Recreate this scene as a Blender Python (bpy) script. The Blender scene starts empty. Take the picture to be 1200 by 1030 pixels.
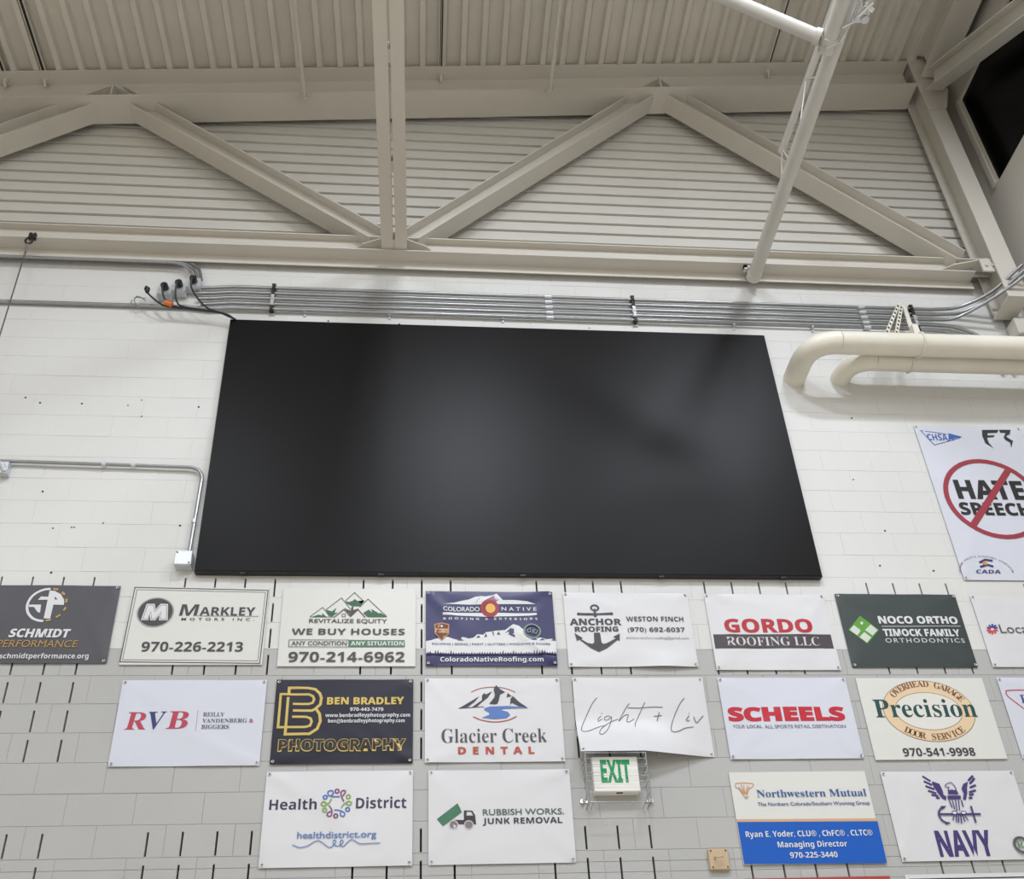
import bpy, bmesh, math, random
from mathutils import Vector, Matrix
S = bpy.context.scene
COL = bpy.context.collection
random.seed(11)
# ------------------------------------------------------------------ camera
cam_d = bpy.data.cameras.new('camera'); cam = bpy.data.objects.new('camera', cam_d); COL.objects.link(cam)
cam_d.sensor_fit = 'HORIZONTAL'; cam_d.sensor_width = 36.0; cam_d.lens = 1179.656/1200*36
cam_d.shift_y = (733.193-515)/1200; cam_d.clip_end = 200
cam.matrix_world = Matrix(((0.995992,-0.003432,-0.089372,2.23556),(-0.078368,-0.515020,-0.853588,-5.95036),(-0.043099,0.857172,-0.513225,1.68882),(0,0,0,1)))
S.camera = cam
# ------------------------------------------------------------------ world, lights, exposure
wd = bpy.data.worlds.new('night'); S.world = wd; wd.use_nodes = True
wd.node_tree.nodes['Background'].inputs[0].default_value = (.35, .45, .7, 1)
wd.node_tree.nodes['Background'].inputs[1].default_value = .004
def area(x, y, z, sx, sy, power, col=(.92, .98, 1.08)):
    l = bpy.data.lights.new('high_bay_lamp', 'AREA'); l.shape = 'RECTANGLE'; l.size = sx; l.size_y = sy
    l.energy = power; l.color = col; l.spread = math.radians(175)
    o = bpy.data.objects.new('high_bay_lamp', l); o.location = (x, y, z); COL.objects.link(o); return o
for y, pw in ((-5.2, 700), (-9.6, 700), (-14, 800), (-18.4, 800)):
    for x in (-10.8, -7.4, -4, -.6, 2.8, 6.2):
        area(x, y, 11.21+.112*x-.45, 1.2, .5, pw*({-.6: .55, -4: .3, -7.4: .3, -10.8: .3, 6.2: 1.8}.get(x, 1.45) if y == -5.2 else (.35 if x < -3 else .65)))
S.view_settings.view_transform = 'Standard'; S.view_settings.look = 'None'
S.view_settings.gamma = 1; S.view_settings.use_curve_mapping = False
S.view_settings.exposure = -2.04
# ------------------------------------------------------------------ materials
def lin(c):
    return tuple(((v/255)/12.92 if v/255 <= .04045 else ((v/255+.055)/1.055)**2.4) for v in c)
def mat(name, rgb, rough=.6, metal=0., noise=0., nscale=6., bump=0., bscale=60., spec=.5, coat=0., emit=0.):
    m = bpy.data.materials.new(name); m.use_nodes = True; nt = m.node_tree; b = nt.nodes['Principled BSDF']
    c = lin(rgb); b.inputs['Base Color'].default_value = (*c, 1)
    b.inputs['Roughness'].default_value = rough; b.inputs['Metallic'].default_value = metal
    b.inputs['Specular IOR Level'].default_value = spec; b.inputs['Coat Weight'].default_value = coat
    if emit: b.inputs['Emission Color'].default_value = (*c, 1); b.inputs['Emission Strength'].default_value = emit
    g = nt.nodes.new('ShaderNodeNewGeometry')
    if noise:
        n = nt.nodes.new('ShaderNodeTexNoise'); n.inputs['Scale'].default_value = nscale; n.inputs['Detail'].default_value = 5
        nt.links.new(g.outputs['Position'], n.inputs['Vector'])
        r = nt.nodes.new('ShaderNodeMapRange'); r.inputs[1].default_value = .3; r.inputs[2].default_value = .7
        r.inputs[3].default_value = 1-noise; r.inputs[4].default_value = 1+noise
        nt.links.new(n.outputs['Fac'], r.inputs[0])
        v = nt.nodes.new('ShaderNodeVectorMath'); v.operation = 'SCALE'; v.inputs[0].default_value = c
        nt.links.new(r.outputs[0], v.inputs['Scale']); nt.links.new(v.outputs[0], b.inputs['Base Color'])
    if bump:
        n = nt.nodes.new('ShaderNodeTexNoise'); n.inputs['Scale'].default_value = bscale; n.inputs['Detail'].default_value = 4
        nt.links.new(g.outputs['Position'], n.inputs['Vector'])
        k = nt.nodes.new('ShaderNodeBump'); k.inputs['Strength'].default_value = 1; k.inputs['Distance'].default_value = bump
        nt.links.new(n.outputs['Fac'], k.inputs['Height']); nt.links.new(k.outputs[0], b.inputs['Normal'])
    return m
M = dict(
    white=mat('white_block_paint', (212, 211, 207), .55, noise=.02, nscale=1.3, bump=.0008, bscale=45),
    grey=mat('grey_block_paint', (176, 175, 172), .55, noise=.03, nscale=1.3, bump=.0008, bscale=45),
    slot=mat('dark_slot', (42, 40, 38), .9),
    steel=mat('greige_steel_paint', (203, 198, 188), .5, noise=.02, nscale=2.5),
    siding=mat('greige_siding_paint', (210, 207, 199), .5, noise=.03, nscale=1.5),
    deck=mat('greige_deck_paint', (208, 203, 192), .6, noise=.04, nscale=3),
    trim=mat('side_wall_paint', (200, 195, 186), .6),
    duct=mat('cream_pipe_jacket', (230, 225, 210), .42, noise=.03, nscale=5),
    pipe=mat('light_pipe_paint', (206, 203, 196), .35, noise=.02),
    zinc=mat('galvanised_steel', (158, 160, 161), .34, metal=.85, noise=.06, nscale=20),
    zinc2=mat('galvanised_box', (205, 208, 212), .4, metal=.6, noise=.08, nscale=40),
    bolt=mat('bright_zinc', (225, 225, 225), .2, metal=1),
    black=mat('black_rubber', (22, 22, 24), .5),
    dark=mat('dark_iron', (52, 44, 38), .5, metal=.4),
    orange=mat('orange_tag', (214, 110, 40), .6),
    screen=mat('black_screen_face', (16, 15, 15), .36, spec=.12, bump=.0002, bscale=400),
    screen_side=mat('black_screen_frame', (26, 26, 28), .45),
    glass=mat('night_window_glass', (4, 4, 5), .25, spec=.08),
    floor=mat('gym_floor', (204, 194, 178), .4, noise=.06, nscale=3),
    plain=mat('plain_wall', (222, 218, 210), .7),
    plate=mat('beige_plate', (196, 172, 140), .5),
    signwhite=mat('sign_housing', (236, 233, 226), .5),
    brace=mat('greige_steel_lit', (218, 211, 199), .5),  # steel paint lightened for the brace, stronger light put into its colour
    cable=mat('dark_steel_cable', (96, 94, 92), .5, metal=.5),
    vwhite=mat('white_vinyl', (212, 211, 212), .38, noise=.012, nscale=4),
    vcool=mat('cool_white_vinyl', (206, 208, 217), .42),
    board=mat('white_board', (214, 213, 207), .5),
    fibre=mat('insulation', (150, 142, 128), .95, noise=.25, nscale=40),
)
def vinyl(n, rgb, r=.36): return mat(n, rgb, r)
M['charcoal'] = vinyl('charcoal_vinyl', (72, 71, 76), .42); M['navy'] = mat('navy_vinyl', (50, 48, 92), .34, spec=.35)
M['ink'] = mat('dark_navy_vinyl', (30, 29, 44), .42, spec=.3); M['green'] = vinyl('dark_green_vinyl', (50, 60, 58), .42)
M['red'] = vinyl('red_vinyl', (178, 60, 56))
_inks = {}
def inkm(rgb):
    if rgb not in _inks: _inks[rgb] = mat('print_ink', tuple(v*.92 for v in rgb), .45, spec=.3)
    return _inks[rgb]
# ------------------------------------------------------------------ object helpers
def link(o, parent=None):
    COL.objects.link(o)
    if parent is not None: o.parent = parent
    return o
def tag(o, label, cat, group=None):
    o['label'] = label; o['category'] = cat
    if group: o['group'] = group
    return o
def empty(name, loc=(0, 0, 0)):
    o = bpy.data.objects.new(name, None); o.location = loc; return link(o)
class MB:
    def __init__(s): s.v = []; s.f = []; s.m = []
    def add(s, vs, fs, mi=0):
        n = len(s.v); s.v += [tuple(v) for v in vs]; s.f += [tuple(i+n for i in f) for f in fs]; s.m += [mi]*len(fs)
    def box(s, x0, x1, y0, y1, z0, z1, mi=0):
        s.hexa([(x0,y0,z0),(x1,y0,z0),(x1,y1,z0),(x0,y1,z0),(x0,y0,z1),(x1,y0,z1),(x1,y1,z1),(x0,y1,z1)], mi)
    def hexa(s, v, mi=0):
        s.add(v, [(0,3,2,1),(4,5,6,7),(0,1,5,4),(1,2,6,5),(2,3,7,6),(3,0,4,7)], mi)
    def bar(s, p, q, wv, dv, mi=0):
        # box from p to q, half extents wv and dv (vectors)
        p, q, w, d = map(Vector, (p, q, wv, dv))
        c = [a+sw*w+sd*d for a in (p, q) for sw, sd in ((-1,-1),(1,-1),(1,1),(-1,1))]
        s.hexa(c, mi)
    def wsec(s, p, q, wdir, depth, bf, tf=.012, tw=.009, mi=0):
        # rolled W section, flanges of width bf along wdir
        p, q, w = Vector(p), Vector(q), Vector(wdir).normalized(); a = (q-p).normalized(); d = a.cross(w).normalized()
        for sg in (-1, 1):
            o = d*sg*(depth/2-tf/2); s.bar(p+o, q+o, w*bf/2, d*tf/2, mi)
        s.bar(p, q, w*tw/2, d*(depth/2-tf), mi)
    def tube(s, pts, r, n=10, mi=0, cap=True):
        pts = [Vector(p) for p in pts]; rings = []
        t0 = (pts[1]-pts[0]).normalized(); up = Vector((0,0,1)) if abs(t0.z) < .9 else Vector((1,0,0))
        u = t0.cross(up).normalized()
        for i, p in enumerate(pts):
            if i == 0: t = (pts[1]-p).normalized()
            elif i == len(pts)-1: t = (p-pts[i-1]).normalized()
            else: t = ((pts[i+1]-p).normalized()+(p-pts[i-1]).normalized()).normalized()
            u = (u-t*u.dot(t)).normalized(); w = t.cross(u)
            rr = r[i] if isinstance(r, (list, tuple)) else r
            rings.append([p+(u*math.cos(2*math.pi*k/n)+w*math.sin(2*math.pi*k/n))*rr for k in range(n)])
        vs = [v for R_ in rings for v in R_]; fs = []
        for i in range(len(pts)-1):
            for k in range(n): fs.append((i*n+k, i*n+(k+1)%n, (i+1)*n+(k+1)%n, (i+1)*n+k))
        if cap: fs += [tuple(range(n))[::-1], tuple((len(pts)-1)*n+k for k in range(n))]
        s.add(vs, fs, mi)
    def sphere(s, c, r, n=8, mi=0):
        vs = []; fs = []
        for i in range(n//2+1):
            a = math.pi*i/(n//2)
            for k in range(n): vs.append((c[0]+r*math.sin(a)*math.cos(2*math.pi*k/n), c[1]+r*math.sin(a)*math.sin(2*math.pi*k/n), c[2]+r*math.cos(a)))
        for i in range(n//2):
            for k in range(n): fs.append((i*n+k, i*n+(k+1)%n, (i+1)*n+(k+1)%n, (i+1)*n+k))
        s.add(vs, fs, mi)
    def plate(s, poly, axis, c0, c1, mi=0):
        # extruded polygon; poly in the two other axes, thickness along axis 'x'/'y'/'z'
        def p3(a, b, c): return {'x': (c, a, b), 'y': (a, c, b), 'z': (a, b, c)}[axis]
        n = len(poly); vs = [p3(a, b, c0) for a, b in poly]+[p3(a, b, c1) for a, b in poly]
        s.add(vs, [tuple(range(n)), tuple(range(2*n-1, n-1, -1))]+[(i, (i+1) % n, n+(i+1) % n, n+i) for i in range(n)], mi)
    def build(s, name, mats, parent=None, smooth=False, bevel=0.):
        me = bpy.data.meshes.new(name); me.from_pydata(s.v, [], s.f); me.validate()
        mats = mats if isinstance(mats, (list, tuple)) else [mats]
        for m in mats: me.materials.append(m)
        if len(mats) > 1: me.polygons.foreach_set('material_index', s.m[:len(me.polygons)])
        bm = bmesh.new(); bm.from_mesh(me); bmesh.ops.recalc_face_normals(bm, faces=bm.faces)
        if bevel: bmesh.ops.bevel(bm, geom=bm.edges[:], offset=bevel, segments=1, affect='EDGES')
        bm.to_mesh(me); bm.free()
        if smooth:
            me.polygons.foreach_set('use_smooth', [True]*len(me.polygons))
            me.set_sharp_from_angle(angle=math.radians(40))
        return link(bpy.data.objects.new(name, me), parent)
def struct(o): o['kind'] = 'structure'; return o
def curve_pts(pts, n=6):
    # Catmull-Rom through the points
    P = [Vector(p) for p in pts]; P = [P[0]*2-P[1]]+P+[P[-1]*2-P[-2]]; out = []
    for i in range(1, len(P)-2):
        for k in range(n):
            t = k/n; a, b, c, d = P[i-1:i+3]
            out.append(.5*((2*b)+(c-a)*t+(2*a-5*b+4*c-d)*t*t+(3*b-a-3*c+d)*t**3))
    out.append(P[-2]); return out
def bend(p0, corner, p1, r, n=6):
    # polyline p0 -> corner -> p1 with a rounded corner of tangent length r
    p0, c, p1 = map(Vector, (p0, corner, p1)); a = c+(p0-c).normalized()*r; b = c+(p1-c).normalized()*r
    return [p0]+[(a*(1-t)+c*t)*(1-t)+(c*(1-t)+b*t)*t for t in [i/n for i in range(n+1)]]+[p1]
# ------------------------------------------------------------------ banner table: key, label, x, top, width, height, material, flexible
BANNERS = [
 ('performance', 'charcoal banner with a half white, half dashed gold ring emblem, at the left edge', -.745, 5.567, .932, .603, 'charcoal', 1),
 ('motors', 'white board with double dark border and a dark oval letter emblem', .270, 5.556, .915, .603, 'board', 0),
 ('equity', 'white board with green mountains, house roofs and a dark phone number', 1.284, 5.556, .910, .615, 'board', 0),
 ('native', 'shiny navy banner with white mountain ranges and a red and gold disc', 2.264, 5.537, .890, .594, 'navy', 1),
 ('anchor', 'white banner with a large dark anchor emblem under the screen', 3.231, 5.536, .898, .600, 'vwhite', 1),
 ('roofing', 'white banner with red capitals above a dark grey band', 4.252, 5.532, .884, .621, 'vwhite', 1),
 ('ortho', 'dark green banner with a tilted green and white four-cell square', 5.222, 5.540, .914, .607, 'green', 1),
 ('local', 'white banner with a red and blue flower emblem, cut by the right edge', 6.248, 5.534, .914, .600, 'vwhite', 1),
 ('law', 'white banner with three large red and blue serif capitals', .311, 4.839, .917, .603, 'vcool', 1),
 ('photography', 'dark navy banner with a gold double-line letter emblem', 1.291, 4.841, .891, .599, 'ink', 1),
 ('dental', 'white banner with dark mountain peaks over a blue river', 2.258, 4.850, .900, .605, 'vwhite', 1),
 ('script', 'white banner with thin grey handwriting, hanging over the exit sign cage', 3.246, 4.853, .896, .585, 'vwhite', 2),
 ('sports', 'cool white banner with one heavy red word across its middle', 4.246, 4.851, .903, .602, 'vcool', 1),
 ('door', 'cream board with a peach oval ring and dark green serif word', 5.223, 4.846, .914, .610, 'board', 0),
 ('service', 'white banner with a red rounded triangle outline, cut by the right edge', 6.246, 4.851, .914, .612, 'vcool', 1),
 ('health', 'white banner with a ring of coloured loops between two dark words', 1.278, 4.193, .906, .613, 'vwhite', 1),
 ('junk', 'white banner with a dump truck with green bed', 2.281, 4.191, .897, .610, 'vwhite', 1),
 ('mutual', 'board with white upper half, orange stripe and blue lower half', 4.217, 4.158, .911, .611, 'board', 0),
 ('navy', 'white banner with a purple eagle perched on an anchor', 5.234, 4.152, .914, .603, 'vwhite', 1),
 ('lower_red', 'red banner of which only the top edge shows at the bottom', 4.212, 3.460, .915, .60, 'red', 0),
 ('lower_white', 'white banner with black border, only its top edge showing at bottom right', 5.227, 3.466, .915, .60, 'vwhite', 0),
 ('protest', 'tall white banner with a red prohibition ring over two black words', 6.246, 7.190, .914, 1.520, 'vcool', 1),
]
BANNER_BOXES = [(b[2], b[3]) for b in BANNERS if b[0] != 'protest']
# ================================================================== room shell
U = .2032
m = MB(); m.box(-14, 7.7, -24, .35, -.1, 0); struct(m.build('floor', M['floor']))
m = MB(); m.box(-14.2, -14, -24, .35, 0, 12.5); struct(m.build('wall_left', M['plain']))
m = MB(); m.box(-14, 7.7, -24.2, -24, 0, 13); struct(m.build('wall_front', M['plain']))
# ---- back wall of concrete blocks
wall = MB(); wall.box(-14, 7.7, .05, .3, 0, 8.95); wall.box(-14,7.7,.004,.05,0,3.2)
wall = struct(wall.build('wall_back', [M['grey']]))
def block_mesh(slots, mt, scored=False):
    b = MB(); j, yj = (.0025, .0018) if mt is M['white'] else (.003, .003); Lb = 2*U
    xs = [j]; cells = []
    for k in slots:
        xs += [k-.0065, k+.0065]; cells.append((k-.0065, k+.0065))
    xs.append(Lb-j); zs = [j, .007, .158, U-j] if slots else [j, U-j]
    sc_ = [(.064, .0665), (.131, .1335)] if scored else []
    b.add([(0,yj,0),(Lb,yj,0),(Lb,yj,U),(0,yj,U),(j,0,j),(Lb-j,0,j),(Lb-j,0,U-j),(j,0,U-j)],
          [(0,1,5,4),(1,2,6,5),(2,3,7,6),(3,0,4,7)])
    for i in range(len(xs)-1):
        for k in range(len(zs)-1):
            x0, x1, z0, z1 = xs[i], xs[i+1], zs[k], zs[k+1]
            if k == 1 and (x0, x1) in cells:
                d = .03
                b.add([(x0,0,z0),(x1,0,z0),(x1,0,z1),(x0,0,z1),(x0,d,z0),(x1,d,z0),(x1,d,z1),(x0,d,z1)],
                      [(0,1,5,4),(1,2,6,5),(2,3,7,6),(3,0,4,7)], 0)
                b.add([(x0,d,z0),(x1,d,z0),(x1,d,z1),(x0,d,z1)], [(0,1,2,3)], 1)
            else:
                e_ = [z0]+[q for a in sc_ for q in a if z0 < q < z1]+[z1]
                for p_, q_ in zip(e_[:-1], e_[1:]):
                    y_ = .003 if any(abs(p_-a[0]) < 1e-6 for a in sc_) else 0
                    b.add([(x0,y_,p_),(x1,y_,p_),(x1,y_,q_),(x0,y_,q_)], [(0,1,2,3)])
    me = bpy.data.meshes.new('block'); me.from_pydata(b.v, [], b.f)
    me.materials.append(mt); me.materials.append(M['slot'])
    me.polygons.foreach_set('material_index', b.m); me.update()
    return me, b
BM = {}
for mk in ('white', 'grey'):
    for sl in ((), (.5*U,), (1.5*U,), (.5*U, 1.5*U)): BM[(mk, sl)] = block_mesh(sl, M[mk])
for sl in ((), (.5*U,), (1.5*U,), (.5*U, 1.5*U)): BM[('scored', sl)] = block_mesh(sl, M['grey'], True)
cands = []; rest = []
for k in range(-10, 19):                      # course index, 0 starts at z = 5.08 where white paint begins
    start = .5 if k % 2 == 0 else -.5
    n0 = start-60
    while n0 < 38:
        x0 = n0*U; x1 = x0+2*U
        if x1 > 7.75: break
        rows_ok = (k in (2, 1, 0, -1, -2, -3, -4)) or k in (-7, -8, -9, -10)
        sl = []
        for q in (0, 1):
            n = round(n0+.5+q)
            if rows_ok and n % 6 in (0, 3, 4, 5): sl.append((q+.5)*U)
        xc = x0+U; zc = 5.08+(k+.5)*U
        seen = (-2.1+(zc-3.4)*-.02 < xc < 6.1+(zc-3.5)*.37) and 3.3 < zc < 8.95 and xc > -.35-(zc-3.4)*.3
        behind = .70 < x0 and x1 < 5.1 and 5.76 < zc < 8.04
        for (bx, bz) in BANNER_BOXES:
            if bx-.02 < x0 and x1 < bx+.95 and bz-.62 < zc-U/2 and zc+U/2 < bz+.02: behind = True
        e = (x0, 5.08+k*U, 'white' if k >= 0 else ('grey' if k > -8 else 'scored'), tuple(sl))
        (cands if seen and not behind else rest).append((((xc-2.2)**2+5.95**2+(zc-1.7)**2), e))
        n0 += 2
cands.sort(key=lambda t: t[0])
for d, (x, z, mk, sl) in cands[:300]:
    o = bpy.data.objects.new('block', BM[(mk, sl)][0]); o.location = (x, random.uniform(-.0006, .0006), z)
    o.parent = wall; COL.objects.link(o)
mw = MB(); mg = MB()
for d, (x, z, mk, sl) in cands[300:]+rest:
    b = BM[(mk, sl)][1]; t = mw if mk == 'white' else mg
    y = random.uniform(-.0006, .0006); n = len(t.v)
    t.v += [(a+x, c+y, e+z) for a, c, e in b.v]; t.f += [tuple(i+n for i in f) for f in b.f]; t.m += b.m
for t, mk in ((mw, 'white'), (mg, 'grey')):
    me = bpy.data.meshes.new('block_field'); me.from_pydata(t.v, [], t.f); me.materials.append(M[mk]); me.materials.append(M['slot'])
    me.polygons.foreach_set('material_index', t.m)
    o = link(bpy.data.objects.new('block_field', me), wall); o['kind'] = 'stuff'
t = MB()
for x, z in ((-.78,7.281),(-.664,7.232),(-.356,7.233),(-.013,7.226),(.08,7.282),(.517,7.225),(.104,7.116),(-.484,6.379),(-.353,6.054),(-.227,6.063),(-.21,6.064),(-.018,6.104),(.516,6.09),(-.295,5.678),(5.741,7.263),(5.63,5.798),(6.036,5.756),(5.748,6.121),(1.455,8.21),(2.04,8.20),(3.645,8.22),(5.61,6.617)):
    t.tube([(x,-.002,z),(x,.001,z)], random.choice((.006,.008)), 8)
o = t.build('anchor_holes', M['slot'], wall); o['kind'] = 'stuff'
# ---- upper wall of horizontal metal siding ribs
up = MB(); up.box(-14, 7.7, .09, .2, 8.95, 13.2); up.box(-14, 7.7, .0, .09, 8.93, 8.965); up = struct(up.build('wall_upper', M['siding']))
pr = MB(); ph = .142
prof = [(0, .045), (.012, .082), (.022, .045), (.03, .03), (.125, .03), (.142, .045)]
prof = [(0, .088), (.020, .088), (.030, .030), (.142-.004, .030), (.142, .088)]
vs = [(x, y, z) for x in (-14, 7.7) for z, y in prof]; n = len(prof)
pr.add(vs, [(i, i+1, n+i+1, n+i) for i in range(n-1)])
rib = pr.build('siding_rib', M['siding'], up); z = 9.481-.142*4-.008; rib.location.z = z+.142
for i in range(2, 30):
    o = rib.copy(); o.location.z = z+.142*i; COL.objects.link(o)
# ---- roof deck, rising to the right
SL = .112; DZ = lambda x: 11.21+SL*x
PR = .1977
deck = MB(); deck.v = []; x0, x1 = -15, 8.6
deck.hexa([(x0,-24,DZ(x0)+.10),(x1,-24,DZ(x1)+.10),(x1,.4,DZ(x1)+.10),(x0,.4,DZ(x0)+.10),(x0,-24,DZ(x0)+.2),(x1,-24,DZ(x1)+.2),(x1,.4,DZ(x1)+.2),(x0,.4,DZ(x0)+.2)])
deck = struct(deck.build('ceiling', M['deck']))
dp = MB(); prof = []
for k in range(3):
    a = k*PR
    prof += [(a-.024, 0), (a+.024, 0), (a+.042, .055), (a+PR-.042, .055)]
prof.append((3*PR-.024, 0)); n = len(prof)
vs = [(x, y, z+SL*x) for y in (.3, -23.9) for x, z in prof]
dp.add(vs, [(i, i+1, n+i+1, n+i) for i in range(n-1)])
panel = dp.build('deck_panel', M['deck'], deck)
for i in range(-23, 16):
    o = panel if i == -23 else panel.copy()
    x = -1.331+i*3*PR; o.location = (x, 0, DZ(x))
    if i != -23: COL.objects.link(o)
# ---- side wall on the right with its night window
sw = MB(); WX = 7.7
sw.box(WX, WX+.2, -24, .35, 0, 10.04); sw.box(WX, WX+.2, -.25, .35, 10.04, 12.4); sw.box(WX, WX+.2, -24, -.25, 11.38, 12.6)
for a in range(5): sw.box(WX, WX+.2, -24, -23.5, 10, 11.6)
struct(sw.build('wall_right', M['trim']))
w = MB(); w.box(WX+.012, WX+.02, -23.5, -.25, 10.04, 11.38); win = struct(w.build('window_1', M['glass']))
f = MB(); f.box(WX-.03, WX+.01, -.285, -.235, 10.04, 11.38); f.build('jamb', M['steel'], win)
f = MB(); f.box(WX-.015, WX+.012, -.305, -.285, 10.04, 11.38); f.build('jamb', M['steel'], win)
f = MB(); f.box(WX-.004, WX+.012, -23.3, -.25, 10.03, 10.045); f.build('sill', M['trim'], win)
f = MB(); f.box(WX-.02, WX+.01, -23.3, -.25, 11.36, 11.40); f.build('head_trim', M['steel'], win)
# ================================================================== roof truss against the wall
tr = tag(empty('roof_truss', (-5, -.12, 8.9)), 'greige painted steel truss with diagonals running across the metal siding', 'truss')
tr.location = (0, 0, 0)
ZU = lambda x: 10.79+SL*x
t = MB(); xa, xb = -6., 7.3; ya, yb = -.305, -.03
def slab(mb, xa, xb, y0, y1, za, zb):
    mb.hexa([(xa,y0,ZU(xa)+za),(xb,y0,ZU(xb)+za),(xb,y1,ZU(xb)+za),(xa,y1,ZU(xa)+za),(xa,y0,ZU(xa)+zb),(xb,y0,ZU(xb)+zb),(xb,y1,ZU(xb)+zb),(xa,y1,ZU(xa)+zb)])
slab(t, xa, xb, ya, yb, 0, .016); slab(t, xa, xb, -.173, -.163, .016, .40); slab(t, xa, xb, ya, yb, .40, .415)
t.build('top_chord', M['steel'], tr)
t = MB(); t.box(-6, 7.20, -.178, -.052, 8.90, 8.911); t.box(-6, 7.37, -.121, -.112, 8.911, 9.066); t.box(-6, 7.37, -.178, -.052, 9.066, 9.077)
t.build('bottom_chord', M['steel'], tr)
t = MB(); t.box(-6, 7.22, -.058, -.05, 8.818, 8.90); t.box(-6,7.22,-.05,-.0,8.90,8.906); t.build('ledge_angle', M['steel'], tr)
def diag(xc, zc, s, z0, z1):
    t = MB(); p = lambda z: (xc+(z-zc)/s, -.14, z)
    t.wsec(p(z0), p(z1), (0, 1, 0), .168, .18, tf=.01, tw=.008)
    return t.build('diagonal', M['steel'], tr)
diag(-.715, 10.866, .78, 9.06, 10.93); diag(-.461, 10.834, -.775, 9.06, 10.95)
diag(2.389, 9.308, .99, 9.06, 11.38); diag(4.738, 11.35, -.977, 9.06, 11.42)
for gx in (-.62, 4.585):
    t = MB(); zu = ZU(gx)
    t.box(gx-.006, gx+.006, -.3, -.17, zu+.016, zu+.2); t.plate([(gx-.2,-.17),(gx+.2,-.17),(gx,-.29)], 'z', zu+.19, zu+.2)
    t.build('gusset_plate', M['steel'], tr)
gx = 1.99
t = MB(); t.plate([(gx-.34,-.12),(gx+.34,-.12),(gx+.27,-.185),(gx+.10,-.25),(gx-.10,-.25),(gx-.27,-.185)], 'z', 8.958, 8.968)

t.build('gusset_plate', M['steel'], tr)
t = MB(); t.plate([(6.9,-.12),(7.36,-.12),(7.36,-.19),(7.28,-.27),(7.0,-.19)], 'z', 8.965, 8.975); t.build('gusset_plate', M['steel'], tr)
# brace of two back-to-back angles running out from the truss
br = tag(empty('ceiling_brace'), 'pair of back-to-back steel angles running from the truss up past the picture top', 'beam')
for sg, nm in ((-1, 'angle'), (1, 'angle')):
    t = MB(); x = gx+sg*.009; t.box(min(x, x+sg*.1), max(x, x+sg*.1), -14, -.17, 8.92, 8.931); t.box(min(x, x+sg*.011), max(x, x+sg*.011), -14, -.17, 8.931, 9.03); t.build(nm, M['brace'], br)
for i, y in enumerate((-.22, -.95, -1.83, -3.2, -4.6, -6)):
    t = MB(); t.box(gx-.009, gx+.009, y-.05, y+.05, 8.922, 9.02); t.build('spacer', M['steel'], br)
# column at the right corner
cl = tag(empty('steel_column', (7.395, -.175, 0)), 'greige steel column standing in the right corner where truss ends', 'column'); cl.location = (0,0,0)
t = MB(); t.box(7.30, 7.49, -.305, -.29, 8.45, 12.1); t.build('front_flange', M['steel'], cl)
t = MB(); t.box(7.30, 7.49, -.065, -.05, 8.45, 12.1); t.build('rear_flange', M['steel'], cl)
t = MB(); t.box(7.39, 7.40, -.29, -.065, 8.45, 12.1); t.build('web', M['steel'], cl)
t = MB(); t.box(7.295, 7.495, -.31, -.045, 8.435, 8.45); t.build('base_plate', M['steel'], cl)
t = MB(); t.plate([(7.29,11.13),(7.50,11.20),(7.60,11.52),(7.50,11.82),(7.44,11.86),(7.29,11.55)], 'y', -.316, -.306); t.build('gusset_plate', M['steel'], cl)
t = MB(); t.box(7.20, 7.34, -.27, -.255, 8.80, 8.955); t.box(7.2,7.34,-.27,-.13,8.955,8.965)
for x in (7.24, 7.30): t.tube([(x,-.285,8.87),(x,-.27,8.87)], .014, 6)
t.build('clip_plate', M['steel'], cl)
# side truss above the window
st = tag(empty('side_truss'), 'greige steel truss above the black window with a descending diagonal', 'truss')
t = MB(); t.wsec((7.47,-.35,11.86),(7.47,-14,11.86),(1,0,0),.4,.27,tf=.016); t.build('top_chord', M['steel'], st)
t = MB(); t.wsec((7.40,-.42,11.50),(7.40,-2.9,9.44),(1,0,0),.2,.17,tf=.012); t.build('diagonal', M['steel'], st)
# block under the column
t = MB(); t.box(7.40, 7.64, -.15, -.01, 8.16, 8.36); tag(t.build('bearing_block', M['trim'], bevel=.01), 'grey bearing block below the corner column above the cream pipes', 'block')
# ================================================================== deck rails and rods
for i, x in enumerate((-1.62, -1.27, 2.405, 5.78)):
    r_ = empty('hanger_rail'); z = DZ(x)
    tag(r_, ['dark slotted rail in the roof deck at the far left edge', 'dark hanger rail with end clamp, second from the left in the roof deck', 'dark hanger rail in the roof deck right of the double angle brace', 'dark hanger rail in the roof deck left of the long round pipe'][i], 'rail', 'hanger rails in the roof deck')
    for sg in (-1, 1):
        t = MB(); t.box(x+sg*.017-.004, x+sg*.017+.004, -9, -.21, z-.012, z+.03); t.build('rail_lip', M['steel'], r_)
    t = MB(); t.box(x-.013, x+.013, -9, -.2, z+.0, z+.028); t.build('slot', M['slot'], r_)
    t = MB(); t.box(x-.02, x+.02, -.24, -.19, z-.05, z+.01); t.tube([(x+.005,-.2,z-.1),(x,-.24,z-.05)], .012, 6); t.build('end_clamp', M['steel'], r_)
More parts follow.
